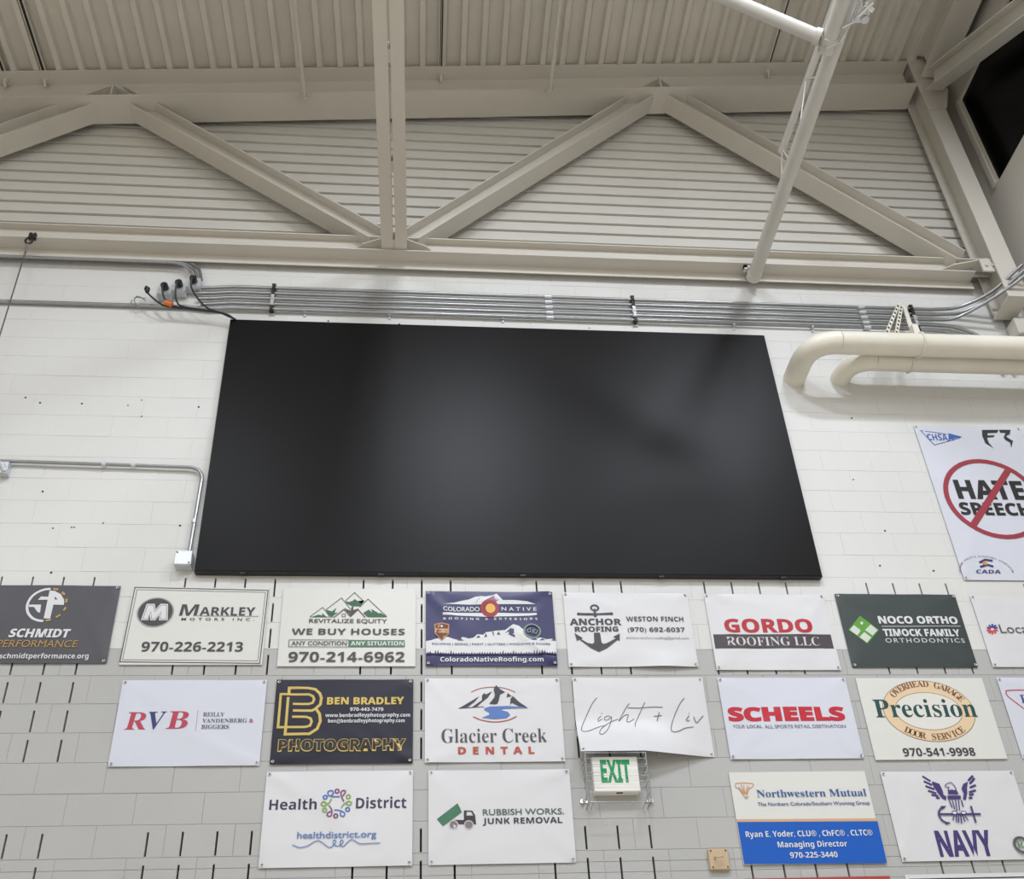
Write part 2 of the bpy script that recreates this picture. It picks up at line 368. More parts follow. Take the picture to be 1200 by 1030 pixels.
for i, (x, z) in enumerate(((1.125, 10.86), (3.455, 11.1))):
    r_ = empty('tie_rod'); tag(r_, ['thin painted rod meeting the top chord left of the double brace', 'thin painted rod meeting the top chord right of the double brace'][i], 'rod', 'tie rods below the roof deck')
    ye = (-.30, -.34)[i]
    t = MB(); t.tube([(x, -9, z), (x, ye, z)], .021, 10); t.build('rod', M['steel'], r_, True)
    t = MB(); t.tube([(x, ye-.01, z), (x, ye+.005, z)], .05, 8)
    for a in (0, 2.1, 4.2): t.sphere((x+.036*math.cos(a), ye-.02, z+.036*math.sin(a)), .014, 6)
    t.build('end_flange', M['steel'], r_, True)
# insulation tufts between deck ribs at the chord
t = MB()
for i in range(46):
    if random.random() < .45: continue
    x = -1.331+.1+i*PR; z = DZ(x)
    for k in range(4):
        c = (x+random.uniform(-.05,.05), -.2+random.uniform(-.02,.01), z+random.uniform(0,.04)); t.sphere(c, random.uniform(.008,.02), 6)
o = t.build('insulation_fibre', M['fibre'], deck); o['kind'] = 'stuff'
# ================================================================== hoop frame at the upper right
hf = tag(empty('hoop_frame'), 'light grey round pipe frame hanging from the truss at upper right', 'pipe frame')
t = MB(); t.tube([(5.145,-.10,8.80),(5.145,-9,8.80)], .058, 20); t.build('long_pipe', M['pipe'], hf, True)
t = MB(); t.tube([(5.145,-.16,8.80),(5.145,-.10,8.80)], .064, 20); t.tube([(5.145,-.085,8.80),(5.145,-.11,8.80)], .05, 20); t.build('end_cap', M['pipe'], hf, True)
t = MB(); t.box(5.06,5.09,-.16,-.12,8.85,8.90); t.box(5.2,5.225,-.16,-.12,8.83,8.9); t.box(5.06,5.225,-.16,-.12,8.868,8.90); t.build('chord_clip', M['pipe'], hf)
t = MB(); t.tube([(5.06,-2.14,8.72),(5.06,-9,8.72)], .055, 20); t.build('short_pipe', M['pipe'], hf, True)
t = MB(); t.tube([(4.98,-2.23,8.74),(3.6,-2.23,9.78)], .046, 18); t.build('diagonal_pipe', M['pipe'], hf, True)
t = MB(); t.tube([(5.255,-.92,9.40),(5.37,-6,9.40)], .032, 6); t.build('upper_rail', M['pipe'], hf)
for a, b in (((5.25,-1.55,9.40),(5.20,-1.9,8.86)),((5.25,-1.55,9.38),(5.15,-1.35,8.86)),((5.25,-.93,9.38),(5.14,-.98,8.85)),((5.25,-.95,9.39),(5.19,-1.15,8.86))):
    t = MB(); t.tube([a, b], .006, 6); t.build('lacing_rod', M['bolt'] if 0 else M['pipe'], hf, True)
t = MB(); t.tube([(5.06,-2.25,8.72),(5.06,-2.21,8.72)], .066, 16); t.tube([(4.96,-2.23,8.75),(5.0,-2.23,8.73)], .056, 14); t.build('clamp_collar', M['pipe'], hf, True)
t = MB(); t.tube([(5.03,-2.2,8.65),(5.13,-2.24,8.68),(5.15,-2.3,8.7)], .009, 8); t.tube([(5.10,-2.33,8.68),(5.2,-2.36,8.72)], .012, 8); t.sphere((5.215,-2.37,8.73), .026, 8); t.build('clamp_bolt', M['bolt'], hf, True)
t = MB(); t.box(5.165,5.27,-2.56,-2.36,8.70,8.72); t.tube([(5.18,-2.42,8.66),(5.25,-2.52,8.66)], .014, 8); t.box(5.17,5.19,-2.5,-2.38,8.67,8.70); t.tube([(5.24,-2.4,8.66),(5.24,-2.4,8.71)], .028, 8); t.tube([(5.2,-2.5,8.67),(5.27,-2.46,8.67)], .016, 8); t.build('clamp_plate', M['bolt'], hf, True)
# ================================================================== cream pipes at the right
for i, (xs_, yy, zz, rad) in enumerate(((5.335, -.41, 7.69, .092), (5.735, -.215, 7.70, .082))):
    p = empty('insulated_pipe'); tag(p, ['front cream insulated pipe turning out of the wall beside the screen', 'rear cream insulated pipe tucked below the front one'][i], 'pipe', 'cream insulated pipes')
    t = MB(); pts = bend((xs_, .04, zz), (xs_, yy, zz), (xs_+.6, yy, zz), min(.24, abs(yy)-.0), 10); t.tube(pts[:-1], rad, 24); t.build('elbow', M['duct'], p, True)
    t = MB(); t.tube([pts[-2], (7.69, yy, zz)], rad, 24); t.build('straight_run', M['duct'], p, True)
hg = tag(empty('pipe_hanger'), 'perforated strut bracket and strap carrying the cream insulated pipes', 'bracket')
for a, b in (((6.47,-.03,8.62),(5.99,-.40,7.79)),((6.49,-.03,8.60),(6.08,-.40,7.79)),((6.51,-.03,8.58),(6.24,-.40,7.9))):
    t = MB(); t.bar(a, b, (.016,0,0), (0,.006,.003)); t.build('strut', M['duct'], hg)
t = MB()
for a, b in (((6.47,-.03,8.62),(5.99,-.40,7.79)),((6.49,-.03,8.60),(6.08,-.40,7.79))):
    for k in range(1, 9):
        q = Vector(a).lerp(Vector(b), k/9)+Vector((0,-.009,-.003)); t.box(q.x-.006,q.x+.006,q.y-.002,q.y+.002,q.z-.014,q.z+.014)
t.build('slot_holes', M['slot'], hg)['kind'] = 'stuff'
t = MB(); pts = []
for k in range(25):
    a = 2*math.pi*k/24; pts.append((6.25, -.41+.098*math.cos(a), 7.69+.098*math.sin(a)))
t.tube(pts, .009, 6, cap=False); t.box(6.225,6.275,-.44,-.39,7.77,7.9)
pts = [(6.25, -.215+.088*math.cos(2*math.pi*k/24), 7.70+.088*math.sin(2*math.pi*k/24)) for k in range(25)]; t.tube(pts, .007, 6, cap=False)
t.build('strap', M['duct'], hg, True)
# ================================================================== conduits
cz = [8.553, 8.487, 8.423, 8.357, 8.297]
ends = [((7.45,-.25,8.62),(6.72,-.03,8.553),(7.0,-.05,8.56)), ((7.55,-.2,8.56),(6.72,-.03,8.487),(7.05,-.05,8.50)), None, None, None]
for i, z in enumerate(cz):
    pts = [(.32+.03*i, -.03, z-.03), (.5, -.03, z-.02), (.66, -.03, z), (2, -.03, z), (4, -.03, z), (6.6, -.03, z)]
    if i < 2: pts += [tuple(Vector(p)) for p in curve_pts([(6.75,-.03,z),(7.0,-.06,z+.01),(7.25,-.2,z+.06),(7.45,-.42,z+.16)],4)]
    elif i == 2: pts += [tuple(Vector(p)) for p in curve_pts([(6.7,-.03,z),(6.95,-.07,z+.0),(7.3,-.3,z+.10),(7.55,-.5,z+.22)],4)]
    else: pts += [tuple(Vector(p)) for p in curve_pts([(6.55+.1*(4-i),-.03,z),(6.8+.1*(4-i),-.03,z-.02),(7.0+.1*(4-i),-.03,z-.12),(7.15+.1*(4-i),-.03,z-.3),(7.2+.1*(4-i),-.03,7.8)],4)]
    if i == 4: pts = [(-6,-.022,8.295),(.3,-.022,8.30)]+pts[1:]
    t = MB(); t.tube(pts, .0155 if i != 4 else .017, 10)
    o = t.build('conduit', M['zinc'], smooth=True)
    tag(o, ['galvanised conduit above the screen, topmost of five', 'galvanised conduit above the screen, second from top of five', 'galvanised conduit above the screen, middle of five', 'galvanised conduit above the screen, fourth from top', 'galvanised conduit above the screen, lowest of five, running on to the left edge'][i], 'conduit', 'five conduits above the screen')
for i, (x, d) in enumerate(((.99, 1), (3.31, 0), (4.045, 1), (6.56, 1), (6.10,0))):
    s_ = empty('conduit_strut'); tag(s_, ['dark strut clamp on the five conduits near their left end', 'pale coupling row on the five conduits at screen centre', 'dark strut clamp on the five conduits right of centre', 'dark strut clamp on the five conduits behind the pipe bracket','pale coupling row on the five conduits left of the pipe bracket'][i], 'clamp', 'conduit clamps above the screen')
    t = MB()
    if d: t.box(x-.02,x+.02,-.014,0,8.25,8.60); t.build('channel', M['zinc2'], s_)
    for k, z in enumerate(cz):
        t = MB(); 
        if d:
            t.box(x-.016,x+.016,-.053,-.014,z-.03,z-.018); t.box(x-.016,x+.016,-.053,-.014,z+.018,z+.03); t.box(x-.012,x+.012,-.056,-.046,z-.022,z+.022)
            t.build('pipe_clamp', M['dark'] if k in (0,1,4) else M['zinc2'], s_)
        else:
            t.tube([(x-.03,-.03,z),(x+.03,-.03,z)], .0195, 10); t.build('coupling', M['zinc2'], s_, True)
# one-hole straps on the lowest conduit
for i,(x,z) in enumerate(((1.25,8.297),(1.95,8.297),(2.9,8.297),(4.9,8.297),(5.6,8.297))):
    t = MB(); t.tube([(x,-.022,z),(x+.02,-.022,z)], .0205, 10); t.box(x,x+.02,-.008,0,z-.05,z-.01); t.tube([(x+.01,-.014,z-.036),(x+.01,-.006,z-.036)], .008, 6)
    tag(t.build('conduit_strap', M['zinc2']), ['strap on the lowest conduit just right of the left dark clamp', 'second strap from the left on the lowest conduit above the screen', 'strap on the lowest conduit near the middle of the screen top', 'strap on the lowest conduit above the right part of the screen', 'strap on the lowest conduit right of the screen corner'][i], 'strap', 'straps on the lowest conduit')
# upper-left pair
for i in range(3):
    a = i*.034
    pts = [(-6,-.03-.03*(i==2),8.85-.035*min(i,1)-.0*i)]
    z0 = (8.855, 8.815, 8.79)[i]; xe = (.36, .33, .30)[i]
    t = MB(); pts = bend((-6,-.03-.02*i,z0),(xe-.02,-.03-.02*i,z0-.01),(xe+.03,-.05,8.60), .17, 8); t.tube(pts, .0125, 10)
    tag(t.build('conduit', M['zinc'], smooth=True), ['uppermost conduit under the truss ledge bending down to the outlets', 'middle conduit under the truss ledge bending down to the outlets', 'lowest of the three conduits under the truss ledge bending to the outlets'][i], 'conduit', 'conduits along the ledge at upper left')
# outlet boxes with plugs
bx = [(.345,8.53),(.235,8.475),(.125,8.435)]
for i, (x, z) in enumerate(bx):
    ob = empty('outlet_box'); tag(ob, ['right-end outlet box with black plug left of the screen top', 'middle outlet box with black plug left of the screen top', 'left-end outlet box with black plug left of the screen top'][i], 'outlet', 'outlet boxes left of the screen')
    t = MB(); t.box(x-.055,x+.05,-.085,0,z-.055,z+.05); t.build('box', M['zinc2'], ob, bevel=.006)
    t = MB(); t.box(x-.062,x-.05,-.09,-.005,z-.06,z+.04); t.box(x-.05,x+.05,-.089,-.085,z-.05,z+.045); t.build('cover', M['zinc2'], ob)
    t = MB(); t.tube([(x,-.086,z+.005),(x-.0,-.13,z+.0)], .03, 12); t.tube([(x,-.13,z),(x,-.16,z-.03)], [.022,.012], 10); t.build('plug', M['black'], ob, True)
t = MB(); t.tube([(-.02,-.10,8.43),(-.005,-.12,8.39),(.0,-.12,8.35)], [.012,.024,.014], 10); t.sphere((-.02,-.10,8.43),.014,8)
tag(t.build('loose_plug', M['black'], smooth=True), 'black plug dangling left of the three outlet boxes', 'plug')
cords = [[(.345,-.16,8.50),(.35,-.14,8.40),(.42,-.12,8.28),(.50,-.10,8.205)],[(.235,-.16,8.44),(.23,-.14,8.34),(.25,-.12,8.25),(.31,-.10,8.215)],
 [(.125,-.16,8.40),(.13,-.14,8.33),(.16,-.12,8.26),(.22,-.10,8.22)],[(0,-.12,8.35),(.04,-.12,8.30),(.11,-.11,8.24),(.2,-.10,8.21)]]
for i, c_ in enumerate(cords):
    t = MB(); t.tube(curve_pts(c_+[(.6,-.09,8.17),(.72,-.07,8.12)],5), .008, 8)
    tag(t.build('power_cord', M['black'], smooth=True), ['black cord from the right-end outlet box into the screen corner', 'black cord from the middle outlet box into the screen corner', 'black cord from the left-end outlet box into the screen corner', 'black cord from the dangling plug into the screen corner'][i], 'cord', 'cords feeding the screen')
t = MB(); t.tube([(.155,-.12,8.235),(.215,-.118,8.215)], .021, 10); tag(t.build('cord_tag', M['orange'], smooth=True), 'orange tape tag around the bundled black cords', 'tag')
for i, c_ in enumerate(([(-.03,-.03,8.35),(-.09,-.06,8.37),(-.11,-.06,8.31),(-.07,-.05,8.27),(-.0,-.03,8.29)],[(-.03,-.04,8.37),(-.12,-.05,8.36),(-.13,-.05,8.29),(-.06,-.04,8.25)])):
    t = MB(); t.tube(curve_pts(c_,5), .004, 6); tag(t.build('wire_loop', M['zinc'], smooth=True), ['smaller thin grey wire loop curling left of the dangling black plug', 'wider thin grey wire loop reaching furthest left beside the plug'][i], 'wire', 'wire loops by the plug')
# lower-left conduit and its junction box
t = MB(); pts = bend((-1.5,-.03,6.645),(.63,-.03,6.60),(.615,-.03,5.80),.12,8); t.tube(pts, .0135, 10)
o = t.build('conduit', M['zinc'], smooth=True); tag(o, 'conduit bending down beside the screen to a junction box', 'conduit')
low_conduit = o
for (a, b) in (((-.10,-.03,6.615),(-.07,-.03,6.614)),((.11,-.03,6.611),(.14,-.03,6.61)),((.617,-.03,6.12),(.617,-.03,6.09))):
    t = MB(); t.tube([a,b], .0185, 10); t.build('coupling', M['zinc2'], o, True)
jb = MB(); jb.box(.535,.652,-.085,0,5.70,5.815); jb = tag(jb.build('junction_box', M['zinc2'], bevel=.004), 'small square junction box at the lower left screen corner', 'junction box')
t = MB()
for x, z in ((.55,5.80),(.637,5.715)): t.sphere((x,-.088,z),.006,6)
t.build('screw', M['slot'], jb)
t = MB(); t.tube([(-.83,-.05,6.60),(-.78,-.08,6.56),(-.76,-.05,6.52)], .022, 10); t.box(-.8,-.74,-.06,0,6.50,6.60); t.build('elbow_fitting', M['zinc2'], low_conduit, smooth=True)
wb = MB(); wb.box(-1.25,-.835,-.16,0,6.16,6.50); tag(wb.build('wall_box', M['duct'], bevel=.01), 'cream wall box cut off by the left edge', 'box')
# hanging cable
hc = tag(empty('hanging_cable'), 'thin steel cable hanging from a black shackle on the truss at far left', 'cable')
t = MB(); t.tube([(-1.0,-.19,8.78),(-1.0,-.19,.8)], .0055, 6); t.build('cable', M['cable'], hc)
t = MB(); pts = [(-1.0+.028*math.sin(a), -.19, 8.84+.035*math.cos(a)) for a in [2*math.pi*k/12 for k in range(13)]]; t.tube(pts, .009, 6, cap=False)
t.box(-1.01,-.985,-.2,-.17,8.865,8.93); t.box(-.975,-.955,-.2,-.17,8.865,8.93); t.build('shackle', M['dark'], hc, True)
t = MB(); t.tube([(-1.0,-.19,8.80),(-1.0,-.19,8.70)], .009, 6); t.sphere((-1.0,-.19,8.66),.012,6); t.build('turnbuckle', M['zinc'], hc, True)
# ================================================================== the big screen
sc = tag(empty('led_screen'), 'huge black rectangular video screen mounted on the white block wall', 'screen')
t = MB(); t.box(.672, 5.145, -.052, -.003, 5.660, 8.142); t.build('housing', M['screen_side'], sc, bevel=.004)
t = MB(); t.box(.678, 5.139, -.056, -.052, 5.668, 8.136); t.build('display_face', M['screen'], sc)
for x in (1.0, 1.95, 2.95, 3.95, 4.85):
    t = MB(); t.box(x-.02,x+.02,-.05,-.02,5.650,5.66); t.build('bottom_bracket', M['black'], sc)
# ================================================================== exit sign and wire guard
es = tag(empty('exit_sign'), 'white exit sign with green letters inside a wire cage', 'exit sign')
t = MB(); t.box(3.318,3.612,-.075,0,4.035,4.272); t.build('housing', M['signwhite'], es, bevel=.004)
t = MB(); t.box(3.46,3.50,-.06,-.045,4.031,4.036); t.build('test_button', M['slot'], es)
es.location.z = -.024
wg = tag(empty('wire_guard', (0, 0, -.03)), 'galvanised wire cage guarding the exit sign', 'wire guard')
gx0, gx1, gz0, gz1, gy = 3.27, 3.66, 3.955, 4.285, -.12
for z in (4.285,4.245,4.205,4.19,4.15,4.13,4.095,4.02,3.955):
    t = MB(); t.tube([(gx0,0,z),(gx0,gy,z),(gx1,gy,z),(gx1,0,z)], .0022 if z not in(4.285,3.955) else .004, 6); t.build('wire', M['zinc'], wg)
for x in (gx0, gx1):
    for y in (-.04,-.08,gy):
        t = MB(); t.tube([(x,y,gz0),(x,y,gz1)], .0022 if y != gy else .005, 6); t.build('wire', M['zinc'], wg)
for x in (3.30,3.63):
    t = MB(); t.tube([(x,0,gz0),(x,gy,gz0),(x,gy,gz0+.07)], .002, 6); t.build('wire', M['zinc'], wg)
for x in (3.245, 3.685):
    t = MB(); t.tube([(x,-.02,4.0),(x,0,4.0)], .014, 8); t.box(min(x,(gx0+gx1)/2-(.18 if x<3.4 else -.18)),max(x,(gx0+gx1)/2-(.18 if x<3.4 else -.18)),-.006,0,3.992,4.008); t.build('mounting_clip', M['bolt'], wg, True)
# beige plate
bp = MB(); bp.box(4.0,4.125,-.03,0,3.515,3.648); bp = tag(bp.build('wall_plate', M['plate'], bevel=.005), 'beige square wall plate with a hook at the bottom of the wall', 'wall plate')
t = MB()
for x in (4.016,4.109):
    for z in (3.53,3.633): t.sphere((x,-.031,z),.0055,6)
t.build('screw', M['slot'], bp)
t = MB(); t.tube([(4.035,-.03,3.59),(4.035,-.06,3.585),(4.075,-.065,3.585),(4.085,-.06,3.60)], .006, 8); t.build('hook', M['plate'], bp, True)
# ================================================================== printed matter (wall coordinates, metres)
INKS=[(235, 235, 235), (82, 81, 86), (196, 160, 95), (190, 150, 85), (78, 75, 78), (175, 170, 168), (120, 116, 118), (75, 105, 85), (62, 108, 76), (110, 98, 92), (84, 78, 80), (88, 128, 100), (150, 120, 140), (150, 150, 175), (165, 62, 76), (150, 50, 62), (243, 190, 90), (88, 86, 120), (62, 60, 102), (95, 93, 125), (196, 150, 110), (118, 66, 46), (214, 176, 132), (132, 150, 145), (76, 75, 80), (150, 148, 150), (192, 52, 62), (80, 73, 76), (225, 222, 220), (100, 165, 62), (222, 228, 218), (200, 205, 205), (215, 218, 220), (196, 72, 94), (58, 66, 122), (220, 150, 165), (98, 98, 118), (224, 194, 104), (52, 45, 44), (182, 98, 80), (72, 70, 78), (96, 132, 200), (88, 86, 88), (196, 88, 66), (105, 105, 108), (204, 46, 62), (130, 130, 140), (100, 100, 115), (242, 214, 176), (160, 120, 90), (238, 236, 228), (120, 78, 56), (42, 82, 78), (70, 66, 70), (205, 80, 95), (70, 80, 140), (66, 60, 92), (80, 122, 196), (140, 70, 120), (140, 180, 80), (100, 134, 192), (90, 128, 190), (78, 128, 100), (72, 64, 68), (225, 224, 224), (140, 130, 136), (92, 112, 102), (66, 62, 70), (24, 96, 196), (224, 180, 136), (214, 158, 104), (66, 98, 160), (86, 96, 150), (78, 64, 124), (232, 232, 232), (92, 98, 94), (110, 140, 112), (66, 108, 186), (52, 60, 56), (166, 62, 74), (48, 46, 46), (130, 70, 90), (60, 60, 120), (230, 150, 70), (80, 70, 130), (72, 70, 150), (222, 88, 86), (96, 94, 98), (25, 165, 95)]
PRINT={}
PRINT['performance']=[('L',[(-0.268,5.536),(-0.305,5.531),(-0.349,5.508),(-0.382,5.467),(-0.395,5.407),(-0.38,5.349),(-0.345,5.307),(-0.307,5.287),(-0.268,5.281)],0.017,0,0),('P',[(-0.385,5.409),(-0.306,5.41),(-0.301,5.345),(-0.32,5.353),(-0.348,5.391),(-0.382,5.391)],0),('P',[(-0.334,5.448),(-0.319,5.474),(-0.27,5.472),(-0.265,5.449)],0),('P',[(-0.272,5.523),(-0.237,5.519),(-0.194,5.494),(-0.165,5.451),(-0.158,5.409),(-0.227,5.41),(-0.227,5.299),(-0.269,5.302)],0),('P',[(-0.23,5.476),(-0.207,5.451),(-0.226,5.451)],1),('L',[(-0.25,5.536),(-0.217,5.531)],0.015,2,0),('L',[(-0.189,5.511),(-0.167,5.489)],0.016,2,0),('L',[(-0.149,5.458),(-0.146,5.426)],0.015,2,0),('L',[(-0.142,5.39),(-0.152,5.362)],0.015,2,0),('L',[(-0.166,5.331),(-0.191,5.308)],0.015,2,0),('L',[(-0.219,5.289),(-0.252,5.283)],0.015,2,0),('T','SCHMIDT',-0.465,-0.085,5.1555,0.0635,'X',0,0.12,1),('T','PERFORMANCE',-0.525,-0.021,5.0805,0.0525,'R',3,0.12,1),('T','schmidtperformance.org',-0.49,0.069,4.9965,0.0365,'B',0,0,1)]
PRINT['motors']=[('L',[(0.284,5.554),(1.179,5.537),(1.17,4.962),(0.272,4.973)],0.006,4,1),('L',[(0.301,5.536),(1.163,5.52),(1.156,4.981),(0.287,4.989)],0.003,4,1),('E',0.4465,5.3545,0.1225,0.1185,0.0,5),('E',0.447,5.3545,0.113,0.1095,0.0,4),('P',[(0.361,5.292),(0.381,5.421),(0.433,5.421),(0.446,5.375),(0.472,5.422),(0.522,5.42),(0.535,5.292),(0.478,5.291),(0.477,5.334),(0.455,5.291),(0.423,5.291),(0.412,5.333),(0.408,5.292)],0),('L',[(0.372,5.301),(0.389,5.411),(0.426,5.411),(0.444,5.357),(0.478,5.411),(0.514,5.41),(0.525,5.301),(0.486,5.301),(0.483,5.357),(0.452,5.301),(0.43,5.301),(0.416,5.358),(0.403,5.301)],0.004,6,1),('T','M',0.605,0.721,5.3285,0.0895,'B',4,0.12,1),('T','ARKLEY',0.739,1.107,5.332,0.065,'B',4,0,1),('L',[(0.723,5.327),(1.134,5.325)],0.003,4,0),('T','MOTORS INC.',0.625,1.108,5.2905,0.0205,'M',4,0,1.9),('T','970-226-2213',0.394,1.051,5.051,0.072,'B',4,0,1)]
PRINT['equity']=[('L',[(1.475,5.324),(1.559,5.4),(1.609,5.327)],0.005,7,0),('L',[(1.581,5.382),(1.683,5.478),(1.75,5.383)],0.005,7,0),('L',[(1.709,5.453),(1.771,5.523),(1.837,5.449)],0.005,7,0),('L',[(1.809,5.403),(1.865,5.47),(1.998,5.327)],0.005,7,0),('L',[(1.476,5.322),(1.639,5.323)],0.004,8,0),('P',[(1.504,5.329),(1.533,5.341),(1.561,5.333),(1.556,5.354),(1.584,5.327),(1.597,5.323),(1.488,5.322)],8),('P',[(1.581,5.382),(1.599,5.375),(1.624,5.367),(1.652,5.397),(1.639,5.355),(1.663,5.359),(1.622,5.325),(1.596,5.347)],8),('P',[(1.709,5.45),(1.737,5.444),(1.76,5.453),(1.773,5.469),(1.795,5.451),(1.811,5.454),(1.823,5.428),(1.841,5.459),(1.813,5.411),(1.762,5.411),(1.727,5.428)],8),('P',[(1.836,5.356),(1.873,5.383),(1.899,5.356),(1.89,5.388),(1.942,5.353),(1.955,5.356),(1.998,5.324),(1.867,5.323)],8),('L',[(1.639,5.32),(1.704,5.385),(1.75,5.327),(1.799,5.384),(1.85,5.321)],0.007,9,0),('P',[(1.703,5.395),(1.751,5.372),(1.755,5.408),(1.766,5.406),(1.767,5.378),(1.805,5.393),(1.755,5.329),(1.739,5.352)],10),('L',[(1.693,5.347),(1.714,5.347),(1.715,5.325),(1.694,5.325)],0.004,10,1),('T','REVITALIZE EQUITY',1.473,2.001,5.2755,0.0305,'M',10,0,1),('T','WE BUY HOUSES',1.362,2.121,5.182,0.047,'B',10,0,1),('L',[(1.35,5.141),(1.746,5.14),(1.748,5.086),(1.35,5.087)],0.004,8,1),('P',[(1.746,5.14),(2.121,5.139),(2.122,5.088),(1.748,5.087)],11),('T','ANY CONDITION',1.366,1.734,5.099,0.03,'M',10,0,1),('T','ANY SITUATION',1.761,2.114,5.098,0.031,'B',0,0,1),('T','970-214-6962',1.354,2.122,4.972,0.075,'B',10,0,1)]
